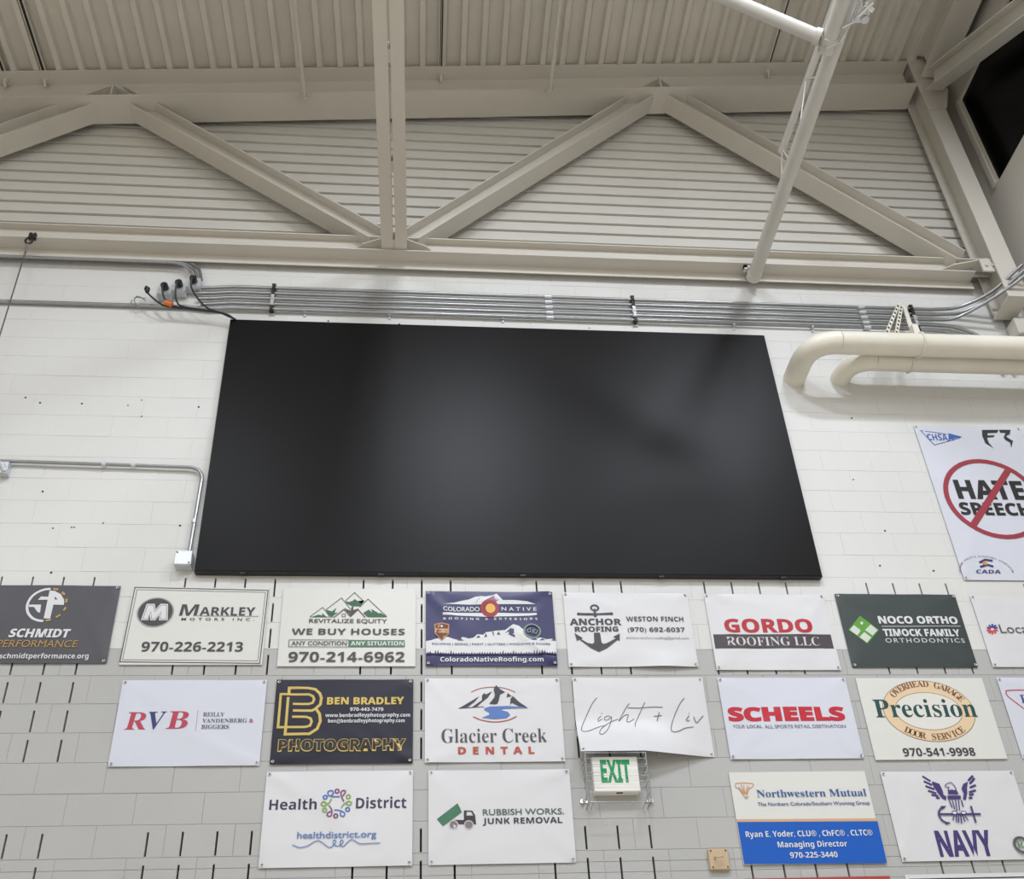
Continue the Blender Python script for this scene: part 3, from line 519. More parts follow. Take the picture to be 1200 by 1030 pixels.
PRINT['native']=[('P',[(2.388,5.432),(2.462,5.443),(2.513,5.458),(2.564,5.468),(2.607,5.489),(2.649,5.496),(2.683,5.494),(2.734,5.507),(2.76,5.52),(2.785,5.485),(2.801,5.465),(2.886,5.466),(2.971,5.458),(3.03,5.436),(2.8,5.432),(2.647,5.427),(2.563,5.426),(2.462,5.431)],0),('P',[(2.682,5.466),(2.739,5.503),(2.774,5.467),(2.749,5.445),(2.716,5.459)],12),('L',[(2.76,5.515),(2.744,5.485),(2.763,5.465)],0.006,0,0),('L',[(2.609,5.434),(2.64,5.484)],0.004,13,0),('P',[(2.38,5.359),(3.034,5.359),(3.033,5.341),(2.712,5.327),(2.38,5.341)],0),('E',2.707,5.3965,0.065,0.0725,0.0,14),('E',2.7055,5.4025,0.0425,0.0435,0.0,15),('E',2.712,5.3965,0.034,0.0375,0.0,16),('T','COLORADO',2.384,2.636,5.371,0.036,'M',0,0,1),('T','NATIVE',2.789,3.035,5.3785,0.0295,'M',0,0,1.6),('T','ROOFING & EXTERIORS',2.384,3.037,5.3015,0.0175,'B',0,0,1.8),('P',[(2.265,5.131),(2.302,5.138),(2.335,5.15),(2.376,5.16),(2.409,5.167),(2.45,5.15),(2.483,5.141),(2.516,5.165),(2.557,5.152),(2.59,5.16),(2.616,5.187),(2.657,5.184),(2.674,5.204),(2.708,5.209),(2.741,5.216),(2.783,5.219),(2.808,5.221),(2.865,5.267),(2.902,5.256),(2.934,5.224),(2.957,5.18),(2.997,5.152),(3.048,5.161),(3.089,5.147),(3.123,5.152),(3.157,5.141),(3.152,5.034),(2.265,5.035)],0),('P',[(2.807,5.199),(2.864,5.253),(2.875,5.156),(2.848,5.171),(2.828,5.185)],17),('P',[(2.605,5.155),(2.624,5.181),(2.636,5.16)],17),('P',[(2.661,5.16),(2.674,5.199),(2.683,5.17)],17),('P',[(2.749,5.185),(2.762,5.211),(2.775,5.182)],17),('P',[(2.478,5.136),(2.499,5.155),(2.522,5.136)],17),('P',[(2.716,5.199),(2.726,5.214),(2.731,5.17)],17),('P',[(2.98,5.142),(3.01,5.161),(3.026,5.14)],17),('P',[(3.042,5.137),(3.06,5.154),(3.08,5.14)],17),('P',[(3.122,5.138),(3.143,5.152),(3.157,5.135)],17),('P',[(2.265,5.025),(2.269,5.034),(2.277,5.045),(2.282,5.034),(2.287,5.034),(2.294,5.049),(2.3,5.034),(2.304,5.034),(2.312,5.041),(2.317,5.034),(2.322,5.034),(2.329,5.062),(2.335,5.034),(2.339,5.034),(2.347,5.062),(2.352,5.034),(2.357,5.034),(2.364,5.045),(2.37,5.034),(2.374,5.034),(2.382,5.041),(2.387,5.034),(2.392,5.034),(2.399,5.041),(2.405,5.034),(2.409,5.034),(2.417,5.041),(2.422,5.034),(2.427,5.034),(2.434,5.062),(2.44,5.034),(2.444,5.034),(2.452,5.049),(2.457,5.034),(2.462,5.034),(2.469,5.042),(2.475,5.034),(2.479,5.034),(2.487,5.045),(2.492,5.034),(2.497,5.034),(2.505,5.049),(2.51,5.034),(2.514,5.034),(2.522,5.049),(2.528,5.034),(2.532,5.034),(2.54,5.045),(2.545,5.034),(2.55,5.034),(2.557,5.042),(2.563,5.034),(2.567,5.034),(2.575,5.049),(2.58,5.034),(2.585,5.034),(2.592,5.045),(2.598,5.034),(2.602,5.034),(2.61,5.042),(2.616,5.034),(2.62,5.034),(2.628,5.049),(2.633,5.034),(2.638,5.034),(2.645,5.049),(2.651,5.034),(2.655,5.034),(2.663,5.046),(2.668,5.034),(2.673,5.034),(2.681,5.046),(2.686,5.034),(2.691,5.034),(2.698,5.049),(2.704,5.034),(2.708,5.034),(2.716,5.049),(2.721,5.034),(2.726,5.034),(2.734,5.049),(2.739,5.034),(2.744,5.034),(2.751,5.042),(2.757,5.034),(2.761,5.034),(2.769,5.049),(2.774,5.034),(2.779,5.034),(2.788,5.063),(2.792,5.034),(2.797,5.034),(2.805,5.046),(2.81,5.034),(2.814,5.034),(2.822,5.046),(2.828,5.034),(2.832,5.034),(2.84,5.046),(2.845,5.034),(2.85,5.034),(2.859,5.063),(2.863,5.034),(2.868,5.034),(2.876,5.05),(2.881,5.034),(2.885,5.034),(2.893,5.042),(2.899,5.034),(2.903,5.034),(2.911,5.05),(2.916,5.034),(2.921,5.034),(2.929,5.042),(2.934,5.035),(2.939,5.035),(2.947,5.05),(2.952,5.035),(2.956,5.035),(2.965,5.05),(2.97,5.035),(2.974,5.035),(2.982,5.046),(2.987,5.035),(2.992,5.035),(3.001,5.063),(3.005,5.035),(3.01,5.035),(3.019,5.063),(3.023,5.035),(3.028,5.035),(3.036,5.05),(3.041,5.035),(3.045,5.035),(3.054,5.063),(3.059,5.035),(3.063,5.035),(3.072,5.063),(3.076,5.035),(3.081,5.035),(3.089,5.046),(3.094,5.035),(3.099,5.035),(3.107,5.046),(3.112,5.035),(3.117,5.035),(3.125,5.05),(3.13,5.035),(3.135,5.035),(3.143,5.05),(3.148,5.035),(3.153,5.035),(3.153,5.026)],18),('T','ROOFING | SIDING | PAINT | GUTTERS | WINDOWS & DOORS',2.306,3.112,5.0995,0.0165,'M',19,0,1),('T','ColoradoNativeRoofing.com',2.361,3.06,4.973,0.034,'B',0,0,1),('P',[(2.321,5.265),(2.373,5.277),(2.424,5.266),(2.421,5.187),(2.372,5.133),(2.325,5.186)],20),('P',[(2.329,5.259),(2.373,5.269),(2.416,5.26),(2.414,5.19),(2.372,5.142),(2.332,5.19)],21),('P',[(2.327,5.229),(2.418,5.229),(2.417,5.196),(2.327,5.196)],22),('E',2.3725,5.248,0.0075,0.009,0.0,0),('T','ROOFING',2.335,2.411,5.204,0.013,'B',21,0,1),('E',2.9945,5.21,0.0555,0.054,0.012,23),('L',[(2.963,5.219),(2.98,5.234),(2.983,5.205),(2.962,5.2),(2.959,5.224)],0.007,23,0),('L',[(2.995,5.19),(3.001,5.224),(3.018,5.224),(3.0,5.205),(3.02,5.19),(3.034,5.219)],0.007,23,0)]
PRINT['anchor']=[('E',3.447,5.406,0.026,0.022,0.015,24),('P',[(3.44,5.401),(3.453,5.401),(3.453,5.364),(3.458,5.337),(3.444,5.327),(3.435,5.337)],24),('P',[(3.321,5.365),(3.435,5.362),(3.448,5.371),(3.46,5.362),(3.568,5.371),(3.573,5.35),(3.463,5.345),(3.445,5.335),(3.433,5.343),(3.319,5.346)],24),('E',3.33,5.356,0.012,0.012,0.0,24),('E',3.563,5.36,0.012,0.012,0.0,24),('T','ANCHOR',3.262,3.627,5.267,0.051,'X',24,0,1),('T','ROOFING',3.293,3.599,5.2135,0.0395,'X',24,0,1),('P',[(3.425,5.204),(3.468,5.204),(3.471,5.124),(3.485,5.114),(3.511,5.122),(3.574,5.158),(3.558,5.171),(3.605,5.197),(3.599,5.136),(3.585,5.146),(3.507,5.081),(3.447,5.05),(3.39,5.085),(3.319,5.151),(3.302,5.138),(3.29,5.201),(3.344,5.162),(3.33,5.155),(3.376,5.122),(3.405,5.114),(3.42,5.124)],24),('T','WESTON FINCH',3.663,4.072,5.298,0.038,'B',24,0,1),('T','(970) 692-6037',3.664,4.07,5.2125,0.0355,'B',24,0,1),('T','weston.anchorroofing@gmail.com',3.644,4.092,5.154,0.019,'R',25,0,1)]
PRINT['roofing']=[('T','GORDO',4.359,4.998,5.212,0.11,'X',26,0,1),('P',[(4.269,5.194),(5.12,5.197),(5.12,5.083),(4.267,5.08)],27),('T','ROOFING LLC',4.355,5.026,5.104,0.069,'s',28,0,1)]
PRINT['ortho']=[('P',[(5.369,5.351),(5.482,5.234),(5.371,5.12),(5.259,5.235)],29),('P',[(5.307,5.273),(5.35,5.228),(5.313,5.189),(5.267,5.235)],30),('P',[(5.431,5.278),(5.472,5.232),(5.424,5.186),(5.379,5.231)],30),('P',[(5.369,5.214),(5.411,5.17),(5.368,5.128),(5.325,5.175)],30),('L',[(5.356,5.289),(5.379,5.289)],0.009,0,0),('L',[(5.37,5.302),(5.364,5.276)],0.01,0,0),('T','NOCO ORTHO',5.497,6.092,5.2885,0.0605,'X',0,0,1),('L',[(5.508,5.262),(6.101,5.268)],0.006,31,0),('T','TIMOCK FAMILY',5.508,6.079,5.184,0.057,'X',0,0,1),('T','ORTHODONTICS',5.509,6.097,5.1295,0.0355,'M',32,0,1.3)]
PRINT['law']=[('T','R',0.37,0.501,4.486,0.121,'S',33,0.12,1),('T','V',0.493,0.605,4.4885,0.1215,'S',34,0.12,1),('T','B',0.627,0.754,4.4895,0.1215,'S',33,0.12,1),('L',[(0.811,4.62),(0.813,4.474)],0.003,35,0),('T','REILLY',0.847,0.979,4.576,0.028,'S',36,0,1),('T','VANDENBERG',0.846,1.126,4.5315,0.0275,'S',36,0,1),('T','&',1.139,1.166,4.531,0.029,'S',33,0,1),('T','BIGGERS',0.845,1.017,4.4875,0.0285,'S',36,0,1)]
PRINT['photography']=[('L',[(1.377,4.724),(1.375,4.779),(1.497,4.778),(1.543,4.769),(1.575,4.737),(1.587,4.704),(1.582,4.658),(1.555,4.629),(1.581,4.589),(1.589,4.538),(1.572,4.484),(1.524,4.448),(1.372,4.447),(1.373,4.495)],0.018,37,0),('L',[(1.397,4.731),(1.504,4.731),(1.531,4.718),(1.541,4.695),(1.532,4.67),(1.508,4.661),(1.407,4.661)],0.016,37,0),('L',[(1.41,4.613),(1.531,4.613),(1.556,4.629)],0.017,37,0),('L',[(1.408,4.569),(1.497,4.568),(1.526,4.557),(1.534,4.534),(1.525,4.505),(1.497,4.496),(1.324,4.496),(1.325,4.731),(1.397,4.731)],0.016,37,0),('L',[(1.374,4.71),(1.373,4.504)],0.017,37,0),('T','BEN BRADLEY',1.624,2.123,4.6565,0.0515,'X',37,0,1),('T','970-443-7479',1.775,1.989,4.6075,0.0245,'B',0,0,1),('T','www.benbradleyphotography.com',1.619,2.163,4.5655,0.0255,'B',0,0,1),('T','ben@benbradleyphotography.com',1.638,2.128,4.526,0.025,'B',0,0,1),('T','PHOTOGRAPHY',1.333,2.139,4.3295,0.0815,'XX',37,0,1),('T','PHOTOGRAPHY',1.337,2.134,4.334,0.074,'X',38,0,1)]
PRINT['dental']=[('L',[(2.564,4.745),(2.62,4.77),(2.688,4.781),(2.756,4.779),(2.807,4.767),(2.858,4.744)],0.006,39,0),('L',[(2.572,4.564),(2.63,4.539),(2.714,4.526),(2.798,4.538),(2.858,4.565)],0.008,39,0),('P',[(2.475,4.622),(2.617,4.713),(2.583,4.671),(2.549,4.643),(2.532,4.632),(2.646,4.639),(2.646,4.635)],40),('P',[(2.566,4.634),(2.634,4.685),(2.634,4.718),(2.649,4.737),(2.661,4.726),(2.703,4.751),(2.673,4.704),(2.634,4.671),(2.599,4.638)],40),('P',[(2.68,4.657),(2.715,4.704),(2.72,4.723),(2.713,4.765),(2.731,4.797),(2.756,4.767),(2.789,4.744),(2.755,4.727),(2.744,4.68),(2.735,4.659),(2.718,4.654)],40),('P',[(2.796,4.703),(2.806,4.738),(2.831,4.713),(2.809,4.71)],40),('P',[(2.819,4.651),(2.823,4.694),(2.839,4.715),(2.88,4.67),(2.935,4.625),(2.887,4.634),(2.841,4.659),(2.833,4.665)],40),('P',[(2.645,4.624),(2.684,4.638),(2.802,4.642),(2.887,4.635),(2.939,4.625),(2.835,4.623),(2.768,4.621),(2.755,4.612),(2.8,4.6),(2.816,4.576),(2.79,4.553),(2.714,4.547),(2.627,4.557),(2.678,4.577),(2.678,4.596),(2.649,4.61)],41),('T','Glacier Creek',2.365,3.048,4.38,0.096,'s',42,0,1),('T','DENTAL',2.47,2.962,4.2995,0.0495,'X',43,0,1.9)]
PRINT['script']=[('L',[(3.4,4.698),(3.363,4.649),(3.311,4.546),(3.28,4.477),(3.28,4.446),(3.32,4.444),(3.399,4.479),(3.443,4.49)],0.005,44,0),('L',[(3.417,4.564),(3.395,4.541),(3.395,4.522),(3.422,4.541)],0.005,44,0),('L',[(3.483,4.553),(3.467,4.564),(3.442,4.553),(3.438,4.534),(3.46,4.534),(3.487,4.556),(3.471,4.499),(3.439,4.443),(3.404,4.414),(3.391,4.43),(3.416,4.471),(3.47,4.513),(3.529,4.54)],0.005,44,0),('L',[(3.618,4.656),(3.595,4.629),(3.531,4.524),(3.57,4.563),(3.6,4.571),(3.585,4.526),(3.599,4.516),(3.636,4.54)],0.005,44,0),('L',[(3.723,4.665),(3.674,4.572),(3.637,4.502),(3.635,4.477)],0.005,44,0),('L',[(3.602,4.624),(3.679,4.622),(3.767,4.63),(3.84,4.628)],0.005,44,0),('L',[(3.772,4.56),(3.827,4.566)],0.005,44,0),('L',[(3.812,4.59),(3.789,4.525)],0.006,44,0),('L',[(3.995,4.696),(3.95,4.637),(3.898,4.534),(3.875,4.468),(3.884,4.441),(3.926,4.449),(3.972,4.472),(4.029,4.481)],0.005,44,0),('L',[(4.011,4.566),(3.986,4.533),(3.998,4.524),(4.01,4.531)],0.005,44,0),('L',[(4.04,4.556),(4.048,4.523),(4.057,4.512),(4.086,4.542),(4.108,4.563)],0.005,44,0),('L',[(3.422,4.585),(3.425,4.579)],0.006,44,0),('L',[(4.011,4.584),(4.014,4.578)],0.006,44,0)]
PRINT['sports']=[('T','SCHEELS',4.277,5.086,4.527,0.1,'XX',45,0,1),('T','YOUR',4.297,4.38,4.4715,0.0245,'M',46,0,1),('T','LOCAL',4.393,4.496,4.471,0.024,'B',47,0,1),('T','ALL SPORTS RETAIL DESTINATION',4.512,5.071,4.469,0.024,'M',46,0,1)]
PRINT['door']=[('E',5.685,4.5935,0.323,0.2295,0.0,48),('E',5.685,4.5935,0.323,0.2295,0.004,49),('E',5.6815,4.591,0.2365,0.141,0.0,50),('E',5.6815,4.591,0.2365,0.141,0.004,49),('A','OVERHEAD GARAGE',5.685,4.5935,0.2584,0.1836,2.4933,0.4426,0.046,'S',51,0),('A','DOOR SERVICE',5.685,4.5935,0.3068,0.218,-2.2851,-0.8518,0.046,'S',51,1),('T','Precision',5.301,6.02,4.546,0.133,'S',52,0,1),('T','970-541-9998',5.423,5.922,4.259,0.058,'B',53,0,1)]
PRINT['service']=[('L',[(6.511,4.749),(6.308,4.749),(6.283,4.736),(6.281,4.711),(6.315,4.668),(6.441,4.533)],0.008,54,0),('T','P',6.371,6.421,4.651,0.063,'S',55,0,1)]
PRINT['health']=[('T','Health',1.311,1.598,3.9415,0.0655,'B',56,0,1),('T','District',1.836,2.145,3.943,0.069,'B',56,0,1),('E',1.6465,4.018,0.0115,0.012,0.009,57),('E',1.717,4.0575,0.012,0.0125,0.009,58),('E',1.7875,4.0205,0.0115,0.0125,0.009,59),('E',1.7865,3.938,0.0115,0.012,0.009,57),('E',1.7165,3.897,0.0115,0.012,0.009,58),('E',1.6475,3.9355,0.0115,0.0125,0.009,59),('L',[(1.735,4.022),(1.698,4.022),(1.669,4.029),(1.662,4.053),(1.684,4.062),(1.695,4.044),(1.679,4.026)],0.008,57,0),('L',[(1.761,3.99),(1.745,4.024),(1.742,4.05),(1.758,4.063),(1.769,4.052),(1.752,4.025)],0.008,58,0),('L',[(1.748,3.949),(1.762,3.971),(1.79,3.99),(1.809,3.981),(1.797,3.965),(1.772,3.978)],0.008,59,0),('L',[(1.705,3.935),(1.739,3.932),(1.769,3.914),(1.765,3.894),(1.745,3.901),(1.746,3.926)],0.007,57,0),('L',[(1.672,3.965),(1.692,3.932),(1.688,3.898),(1.667,3.898),(1.666,3.915),(1.69,3.928)],0.007,58,0),('L',[(1.686,4.009),(1.671,3.981),(1.644,3.962),(1.624,3.973),(1.638,3.99),(1.662,3.974)],0.008,59,0),('T','healthdistrict.org',1.492,1.966,3.758,0.04,'M',60,0,1),('L',[(1.467,3.718),(1.509,3.701),(1.557,3.71),(1.603,3.739),(1.635,3.736),(1.685,3.699),(1.713,3.714),(1.725,3.737),(1.711,3.744),(1.712,3.718),(1.741,3.707),(1.768,3.73),(1.757,3.745),(1.75,3.722),(1.769,3.703),(1.804,3.738),(1.828,3.742),(1.87,3.718),(1.934,3.719),(1.991,3.72)],0.005,61,0)]
PRINT['junk']=[('P',[(2.332,3.868),(2.462,3.968),(2.468,3.95),(2.475,3.94),(2.487,3.909),(2.37,3.82)],62),('P',[(2.5,3.921),(2.552,3.92),(2.569,3.89),(2.574,3.831),(2.444,3.833),(2.44,3.861),(2.499,3.86)],63),('P',[(2.518,3.911),(2.545,3.91),(2.556,3.888),(2.515,3.888)],64),('E',2.4355,3.829,0.0295,0.029,0.0,64),('E',2.435,3.829,0.024,0.024,0.0,65),('E',2.5285,3.828,0.0295,0.029,0.0,64),('E',2.5285,3.828,0.0245,0.024,0.0,65),('T','RUBBISH WORKS.',2.617,3.125,3.8895,0.0385,'M',66,0,1),('T','JUNK REMOVAL',2.615,3.11,3.8325,0.0375,'B',67,0,1)]
PRINT['mutual']=[('P',[(4.219,3.824),(5.134,3.815),(5.131,3.541),(4.219,3.55)],68),('P',[(4.217,3.839),(5.132,3.833),(5.133,3.814),(4.218,3.822)],69),('L',[(4.246,4.068),(4.262,4.082),(4.358,4.079),(4.359,4.059),(4.33,4.038),(4.311,3.998)],0.005,70,0),('L',[(4.246,4.068),(4.248,4.054),(4.269,4.039),(4.288,3.998)],0.005,70,0),('L',[(4.302,4.068),(4.297,4.005)],0.005,70,0),('L',[(4.268,4.06),(4.292,4.005)],0.005,70,0),('L',[(4.336,4.059),(4.306,4.005)],0.005,70,0),('L',[(4.285,3.99),(4.321,3.988)],0.004,70,0),('L',[(4.292,3.981),(4.313,3.979)],0.005,70,0),('L',[(4.284,4.073),(4.296,4.014)],0.005,70,0),('L',[(4.326,4.069),(4.304,4.014)],0.004,70,0),('T','Northwestern Mutual',4.377,5.103,3.9845,0.0485,'S',71,0,1),('T','The Northern Colorado/Southern Wyoming Group',4.372,5.11,3.926,0.023,'M',72,0,1),('T','Ryan E. Yoder, CLU® , ChFC® , CLTC®',4.259,5.082,3.7205,0.0375,'B',0,0,1),('T','Managing Director',4.452,4.9,3.6515,0.0365,'B',0,0,1),('T','970-225-3440',4.519,4.823,3.583,0.036,'B',0,0,1)]
PRINT['navy']=[('T','NAVY',5.489,5.852,3.5785,0.1665,'X',73,0,1),('L',[(5.513,4.118),(5.559,4.082)],0.014,73,0),('L',[(5.512,4.083),(5.56,4.055)],0.015,73,0),('L',[(5.514,4.048),(5.57,4.025)],0.014,73,0),('L',[(5.524,4.016),(5.576,3.997)],0.014,73,0),('L',[(5.54,3.988),(5.584,3.98)],0.014,73,0),('L',[(5.566,3.967),(5.59,3.965)],0.014,73,0),('L',[(5.859,4.117),(5.816,4.082)],0.014,73,0),('L',[(5.865,4.099),(5.821,4.06)],0.014,73,0),('L',[(5.859,4.051),(5.813,4.033)],0.014,73,0),('L',[(5.848,4.015),(5.798,4.0)],0.014,73,0),('L',[(5.826,3.989),(5.792,3.981)],0.014,73,0),('L',[(5.81,3.964),(5.784,3.96)],0.014,73,0),('P',[(5.568,4.08),(5.613,4.063),(5.622,4.019),(5.621,3.985),(5.637,3.976),(5.628,3.949),(5.606,3.961),(5.587,3.998),(5.572,4.037),(5.563,4.061)],73),('P',[(5.811,4.075),(5.794,4.034),(5.784,3.996),(5.76,3.947),(5.742,3.953),(5.759,3.992),(5.754,4.026),(5.775,4.059)],73),('P',[(5.66,4.023),(5.67,4.017),(5.687,4.022),(5.699,4.017),(5.716,4.022),(5.724,3.988),(5.652,3.989)],73),('P',[(5.644,3.98),(5.734,3.979),(5.728,3.953),(5.642,3.954)],73),('P',[(5.579,3.909),(5.62,3.91),(5.585,3.885)],73),('P',[(5.578,3.806),(5.616,3.793),(5.579,3.784)],73),('L',[(5.662,4.019),(5.671,4.038),(5.65,4.038),(5.647,4.049),(5.668,4.064),(5.696,4.07),(5.711,4.048),(5.717,4.022)],0.005,73,0),('L',[(5.648,3.949),(5.654,3.899)],0.007,73,0),('L',[(5.668,3.948),(5.667,3.885)],0.007,73,0),('L',[(5.69,3.948),(5.679,3.873)],0.007,73,0),('L',[(5.71,3.948),(5.698,3.877)],0.007,73,0),('L',[(5.729,3.947),(5.729,3.902)],0.008,73,0),('L',[(5.552,3.854),(5.832,3.85)],0.013,73,0),('L',[(5.781,3.906),(5.783,3.793)],0.012,73,0),('L',[(5.603,3.904),(5.581,3.898),(5.556,3.871),(5.55,3.846),(5.561,3.812),(5.586,3.794),(5.606,3.794)],0.012,73,0),('L',[(5.65,3.844),(5.634,3.811)],0.007,73,0),('L',[(5.666,3.844),(5.654,3.8)],0.008,73,0),('L',[(5.681,3.844),(5.667,3.795)],0.008,73,0),('L',[(5.695,3.844),(5.685,3.788)],0.008,73,0),('L',[(5.708,3.844),(5.711,3.799)],0.007,73,0),('L',[(5.718,3.848),(5.736,3.809)],0.007,73,0),('E',5.6585,3.861,0.0165,0.012,0.0,74),('E',5.7185,3.8605,0.0165,0.0115,0.0,74),('E',5.6585,3.861,0.0165,0.012,0.005,73),('E',5.7185,3.8605,0.0165,0.0115,0.005,73),('E',6.042,3.64,0.048,0.049,0.017,75),('T','R',6.01,6.058,3.6195,0.0465,'S',76,0,1)]
PRINT['protest']=[('L',[(6.29,7.134),(6.624,7.076),(6.6,7.06),(6.368,6.98)],0.007,77,1),('P',[(6.524,7.111),(6.627,7.076),(6.504,7.038)],77),('T','CHSAA',6.328,6.546,7.0305,0.0665,'B',77,0,1),('P',[(6.822,7.154),(6.965,7.158),(6.945,7.126),(6.86,7.12),(6.853,7.096),(6.915,7.098),(6.899,7.078),(6.841,7.072),(6.839,7.014),(6.861,6.956),(6.808,7.013),(6.807,7.095)],78),('P',[(6.969,7.159),(7.07,7.161),(7.045,7.111),(7.002,7.084),(7.053,7.039),(7.014,6.964),(7.023,7.022),(6.987,7.049),(6.983,7.076),(7.014,7.124),(6.971,7.127)],78),('E',6.703,6.444,0.376,0.376,0.041,79),('T','HATE',6.418,6.987,6.4365,0.1845,'X',80,0,1),('T','SPEECH',6.398,6.98,6.2775,0.1185,'X',80,0,1),('L',[(6.931,6.748),(6.448,6.16)],0.053,79,0),('A','COLORADO ATHLETIC DIRECTORS ASSOCIATION',6.44,5.732,0.201,0.144,3.0794,0.0783,0.014,'M',81,0),('L',[(6.408,5.826),(6.462,5.853),(6.517,5.844)],0.017,82,0),('L',[(6.402,5.786),(6.463,5.807),(6.507,5.791)],0.017,82,0),('E',6.4495,5.82,0.0175,0.017,0.0,83),('T','CADA',6.354,6.547,5.729,0.032,'B',84,0.3,1)]
PRINT['local']=[('L',[(6.348,5.248),(6.378,5.257)],0.014,85,0),('L',[(6.345,5.254),(6.37,5.278)],0.014,85,0),('L',[(6.337,5.256),(6.347,5.287)],0.015,85,0),('L',[(6.329,5.254),(6.319,5.279)],0.014,85,0),('L',[(6.322,5.248),(6.297,5.257)],0.015,85,0),('L',[(6.319,5.24),(6.289,5.231)],0.015,86,0),('L',[(6.322,5.234),(6.298,5.21)],0.015,86,0),('L',[(6.33,5.231),(6.32,5.201)],0.014,86,0),('L',[(6.338,5.234),(6.348,5.209)],0.015,86,0),('L',[(6.345,5.24),(6.37,5.23)],0.015,86,0),('T','Local',6.388,6.617,5.2095,0.0725,'R',87,0,1)]
PRINT['exit']=[('T','EXIT',3.368,3.558,4.098,0.151,'X',88,0,1)]
# ================================================================== banners
def drape(b):
    key, _, X, Z, w, h, mk, flex = b
    if not flex: return lambda x, z: -.012
    rnd = random.Random(key); ridges = []
    for cx in (0, 1):
        for czn in (0, 1):
            for _k in range(3):
                a = rnd.uniform(.15, 1.3); ridges.append((X+cx*w, Z-czn*h, math.cos(a)*(1 if cx == 0 else -1), -math.sin(a)*(1 if czn == 0 else -1), rnd.uniform(.0025, .006), rnd.uniform(.014, .03), rnd.uniform(.18, .38)))
    wav = [(rnd.uniform(4, 14), rnd.uniform(-9, 9), rnd.uniform(0, 6.28), rnd.uniform(.0005, .0014)) for _ in range(5)]
    gain = {'native': 2.2, 'photography': 1.5, 'roofing': 1.4, 'local': 1.4}.get(key, 1.25)
    def d(x, z):
        u = (x-X)/w; v = (Z-z)/h
        e = max(0, 16*u*(1-u)*v*(1-v)); s = .007+.001*e
        for kx, kz, p, a in wav: s += gain*a*(1+math.sin(kx*x+kz*z+p))*.5
        for px, pz, dx, dz, a, sg, ln in ridges:
            al = (x-px)*dx+(z-pz)*dz; pp = (x-px)*dz-(z-pz)*dx
            if al > 0: s += gain*a*math.exp(-(pp/(sg*(.4+al/ln)))**2)*min(1, al/.05)*math.exp(-al/ln)
        if flex == 2:
            q = 1 if x < 3.66 else max(0, 1-(x-3.66)/.44); s += .108*max(0, (v-.5)/.5)**1.5*q
        if key == 'anchor': s += .02*max(0, v-.75)*4*max(0, 1-abs(u-.75)/.3)
        return -s
    return d
def grid_lines(a, ln, n): return [a+ln*i/n for i in range(1, n)]
def banner(b):
    key, label, X, Z, w, h, mk, flex = b
    d = drape(b); nx, nz = (26, max(17, int(h/.035))) if flex else (1, 1)
    root = empty('board' if key in ('motors', 'equity', 'door', 'mutual') else 'banner'); tag(root, label, 'board' if not flex and mk == 'board' else 'banner', 'banners and boards on the block wall')
    t = MB(); vs = []; fs = []
    def zb(u): return Z-h
    for k in range(nz+1):
        for i in range(nx+1):
            x = X+w*i/nx; z = Z-(Z-zb(i/nx))*k/nz; vs.append((x, d(x, Z-h*k/nz), z))
    for k in range(nz):
        for i in range(nx): a = k*(nx+1)+i; fs.append((a, a+1, a+nx+2, a+nx+1))
    t.add(vs, fs)
    if not flex: t = MB(); t.box(X, X+w, -.012, -.004, Z-h, Z)
    sh = t.build('sheet', M[mk], root, smooth=bool(flex))
    if flex:
        edge = [i for i in range(nx+1)]+[k*(nx+1)+nx for k in range(1, nz+1)]+[nz*(nx+1)+i for i in range(nx-1, -1, -1)]+[k*(nx+1) for k in range(nz-1, 0, -1)]
        hm = MB(); ne = len(edge); ev = [vs[q] for q in edge]
        hm.add(ev+[(a_, b_+.0015, c_) for a_, b_, c_ in ev], [(i, (i+1) % ne, ne+(i+1) % ne, ne+i) for i in range(ne)]); hm.build('hem', M[mk], root)
        for cx, cz_ in ((X+.018, Z-.018), (X+w-.018, Z-.018), (X+.018, Z-h+.018), (X+w-.018, Z-h+.018)):
            if flex == 2 and cz_ < Z-.3 and cx < X+.3: cz_ += .0
            y = d(cx, cz_)-.0015; g = MB(); n = 10
            ring = [(cx+r*math.cos(2*math.pi*k/n), y-o, cz_+r*math.sin(2*math.pi*k/n)) for r, o in ((.0105, 0), (.0085, .0025), (.005, .001)) for k in range(n)]
            g.add(ring, [(q*n+k, q*n+(k+1) % n, (q+1)*n+(k+1) % n, (q+1)*n+k) for q in (0, 1) for k in range(n)]); g.add(ring[-n:], [tuple(range(n))], 1)
            g.build('grommet', [M['zinc2'], M['dark']], root)
    return root, d, nx, nz
# ---- glyphs: text curves turned into flat meshes once
def glyph(s, font):
    up, lo, dg = {'B': (0x1D5D4, 0x1D5EE, 0x1D7EC), 'X': (0x1D5D4, 0x1D5EE, 0x1D7EC), 'XX': (0x1D5D4, 0x1D5EE, 0x1D7EC), 'S': (0x1D400, 0x1D41A, 0x1D7CE), 's': (0x1D400, 0x1D41A, 0x1D7CE)}.get(font, (65, 97, 48))
    return ''.join(chr(up+ord(c)-65) if 'A' <= c <= 'Z' else chr(lo+ord(c)-97) if 'a' <= c <= 'z' else chr(dg+ord(c)-48) if '0' <= c <= '9' else c for c in s)
OFF = {'R': .0, 'M': .012, 'B': 0, 'X': .02, 'XX': .045, 'S': 0, 's': -.008}
want = set()
for k, its in PRINT.items():
    for e in its:
        if e[0] == 'T': want.add((e[1], e[6], e[9]))
        elif e[0] == 'A': want |= {(ch, e[9], 1) for ch in e[1] if ch != ' '}
want |= {('H', f, 1) for f in OFF}
tmp = {}
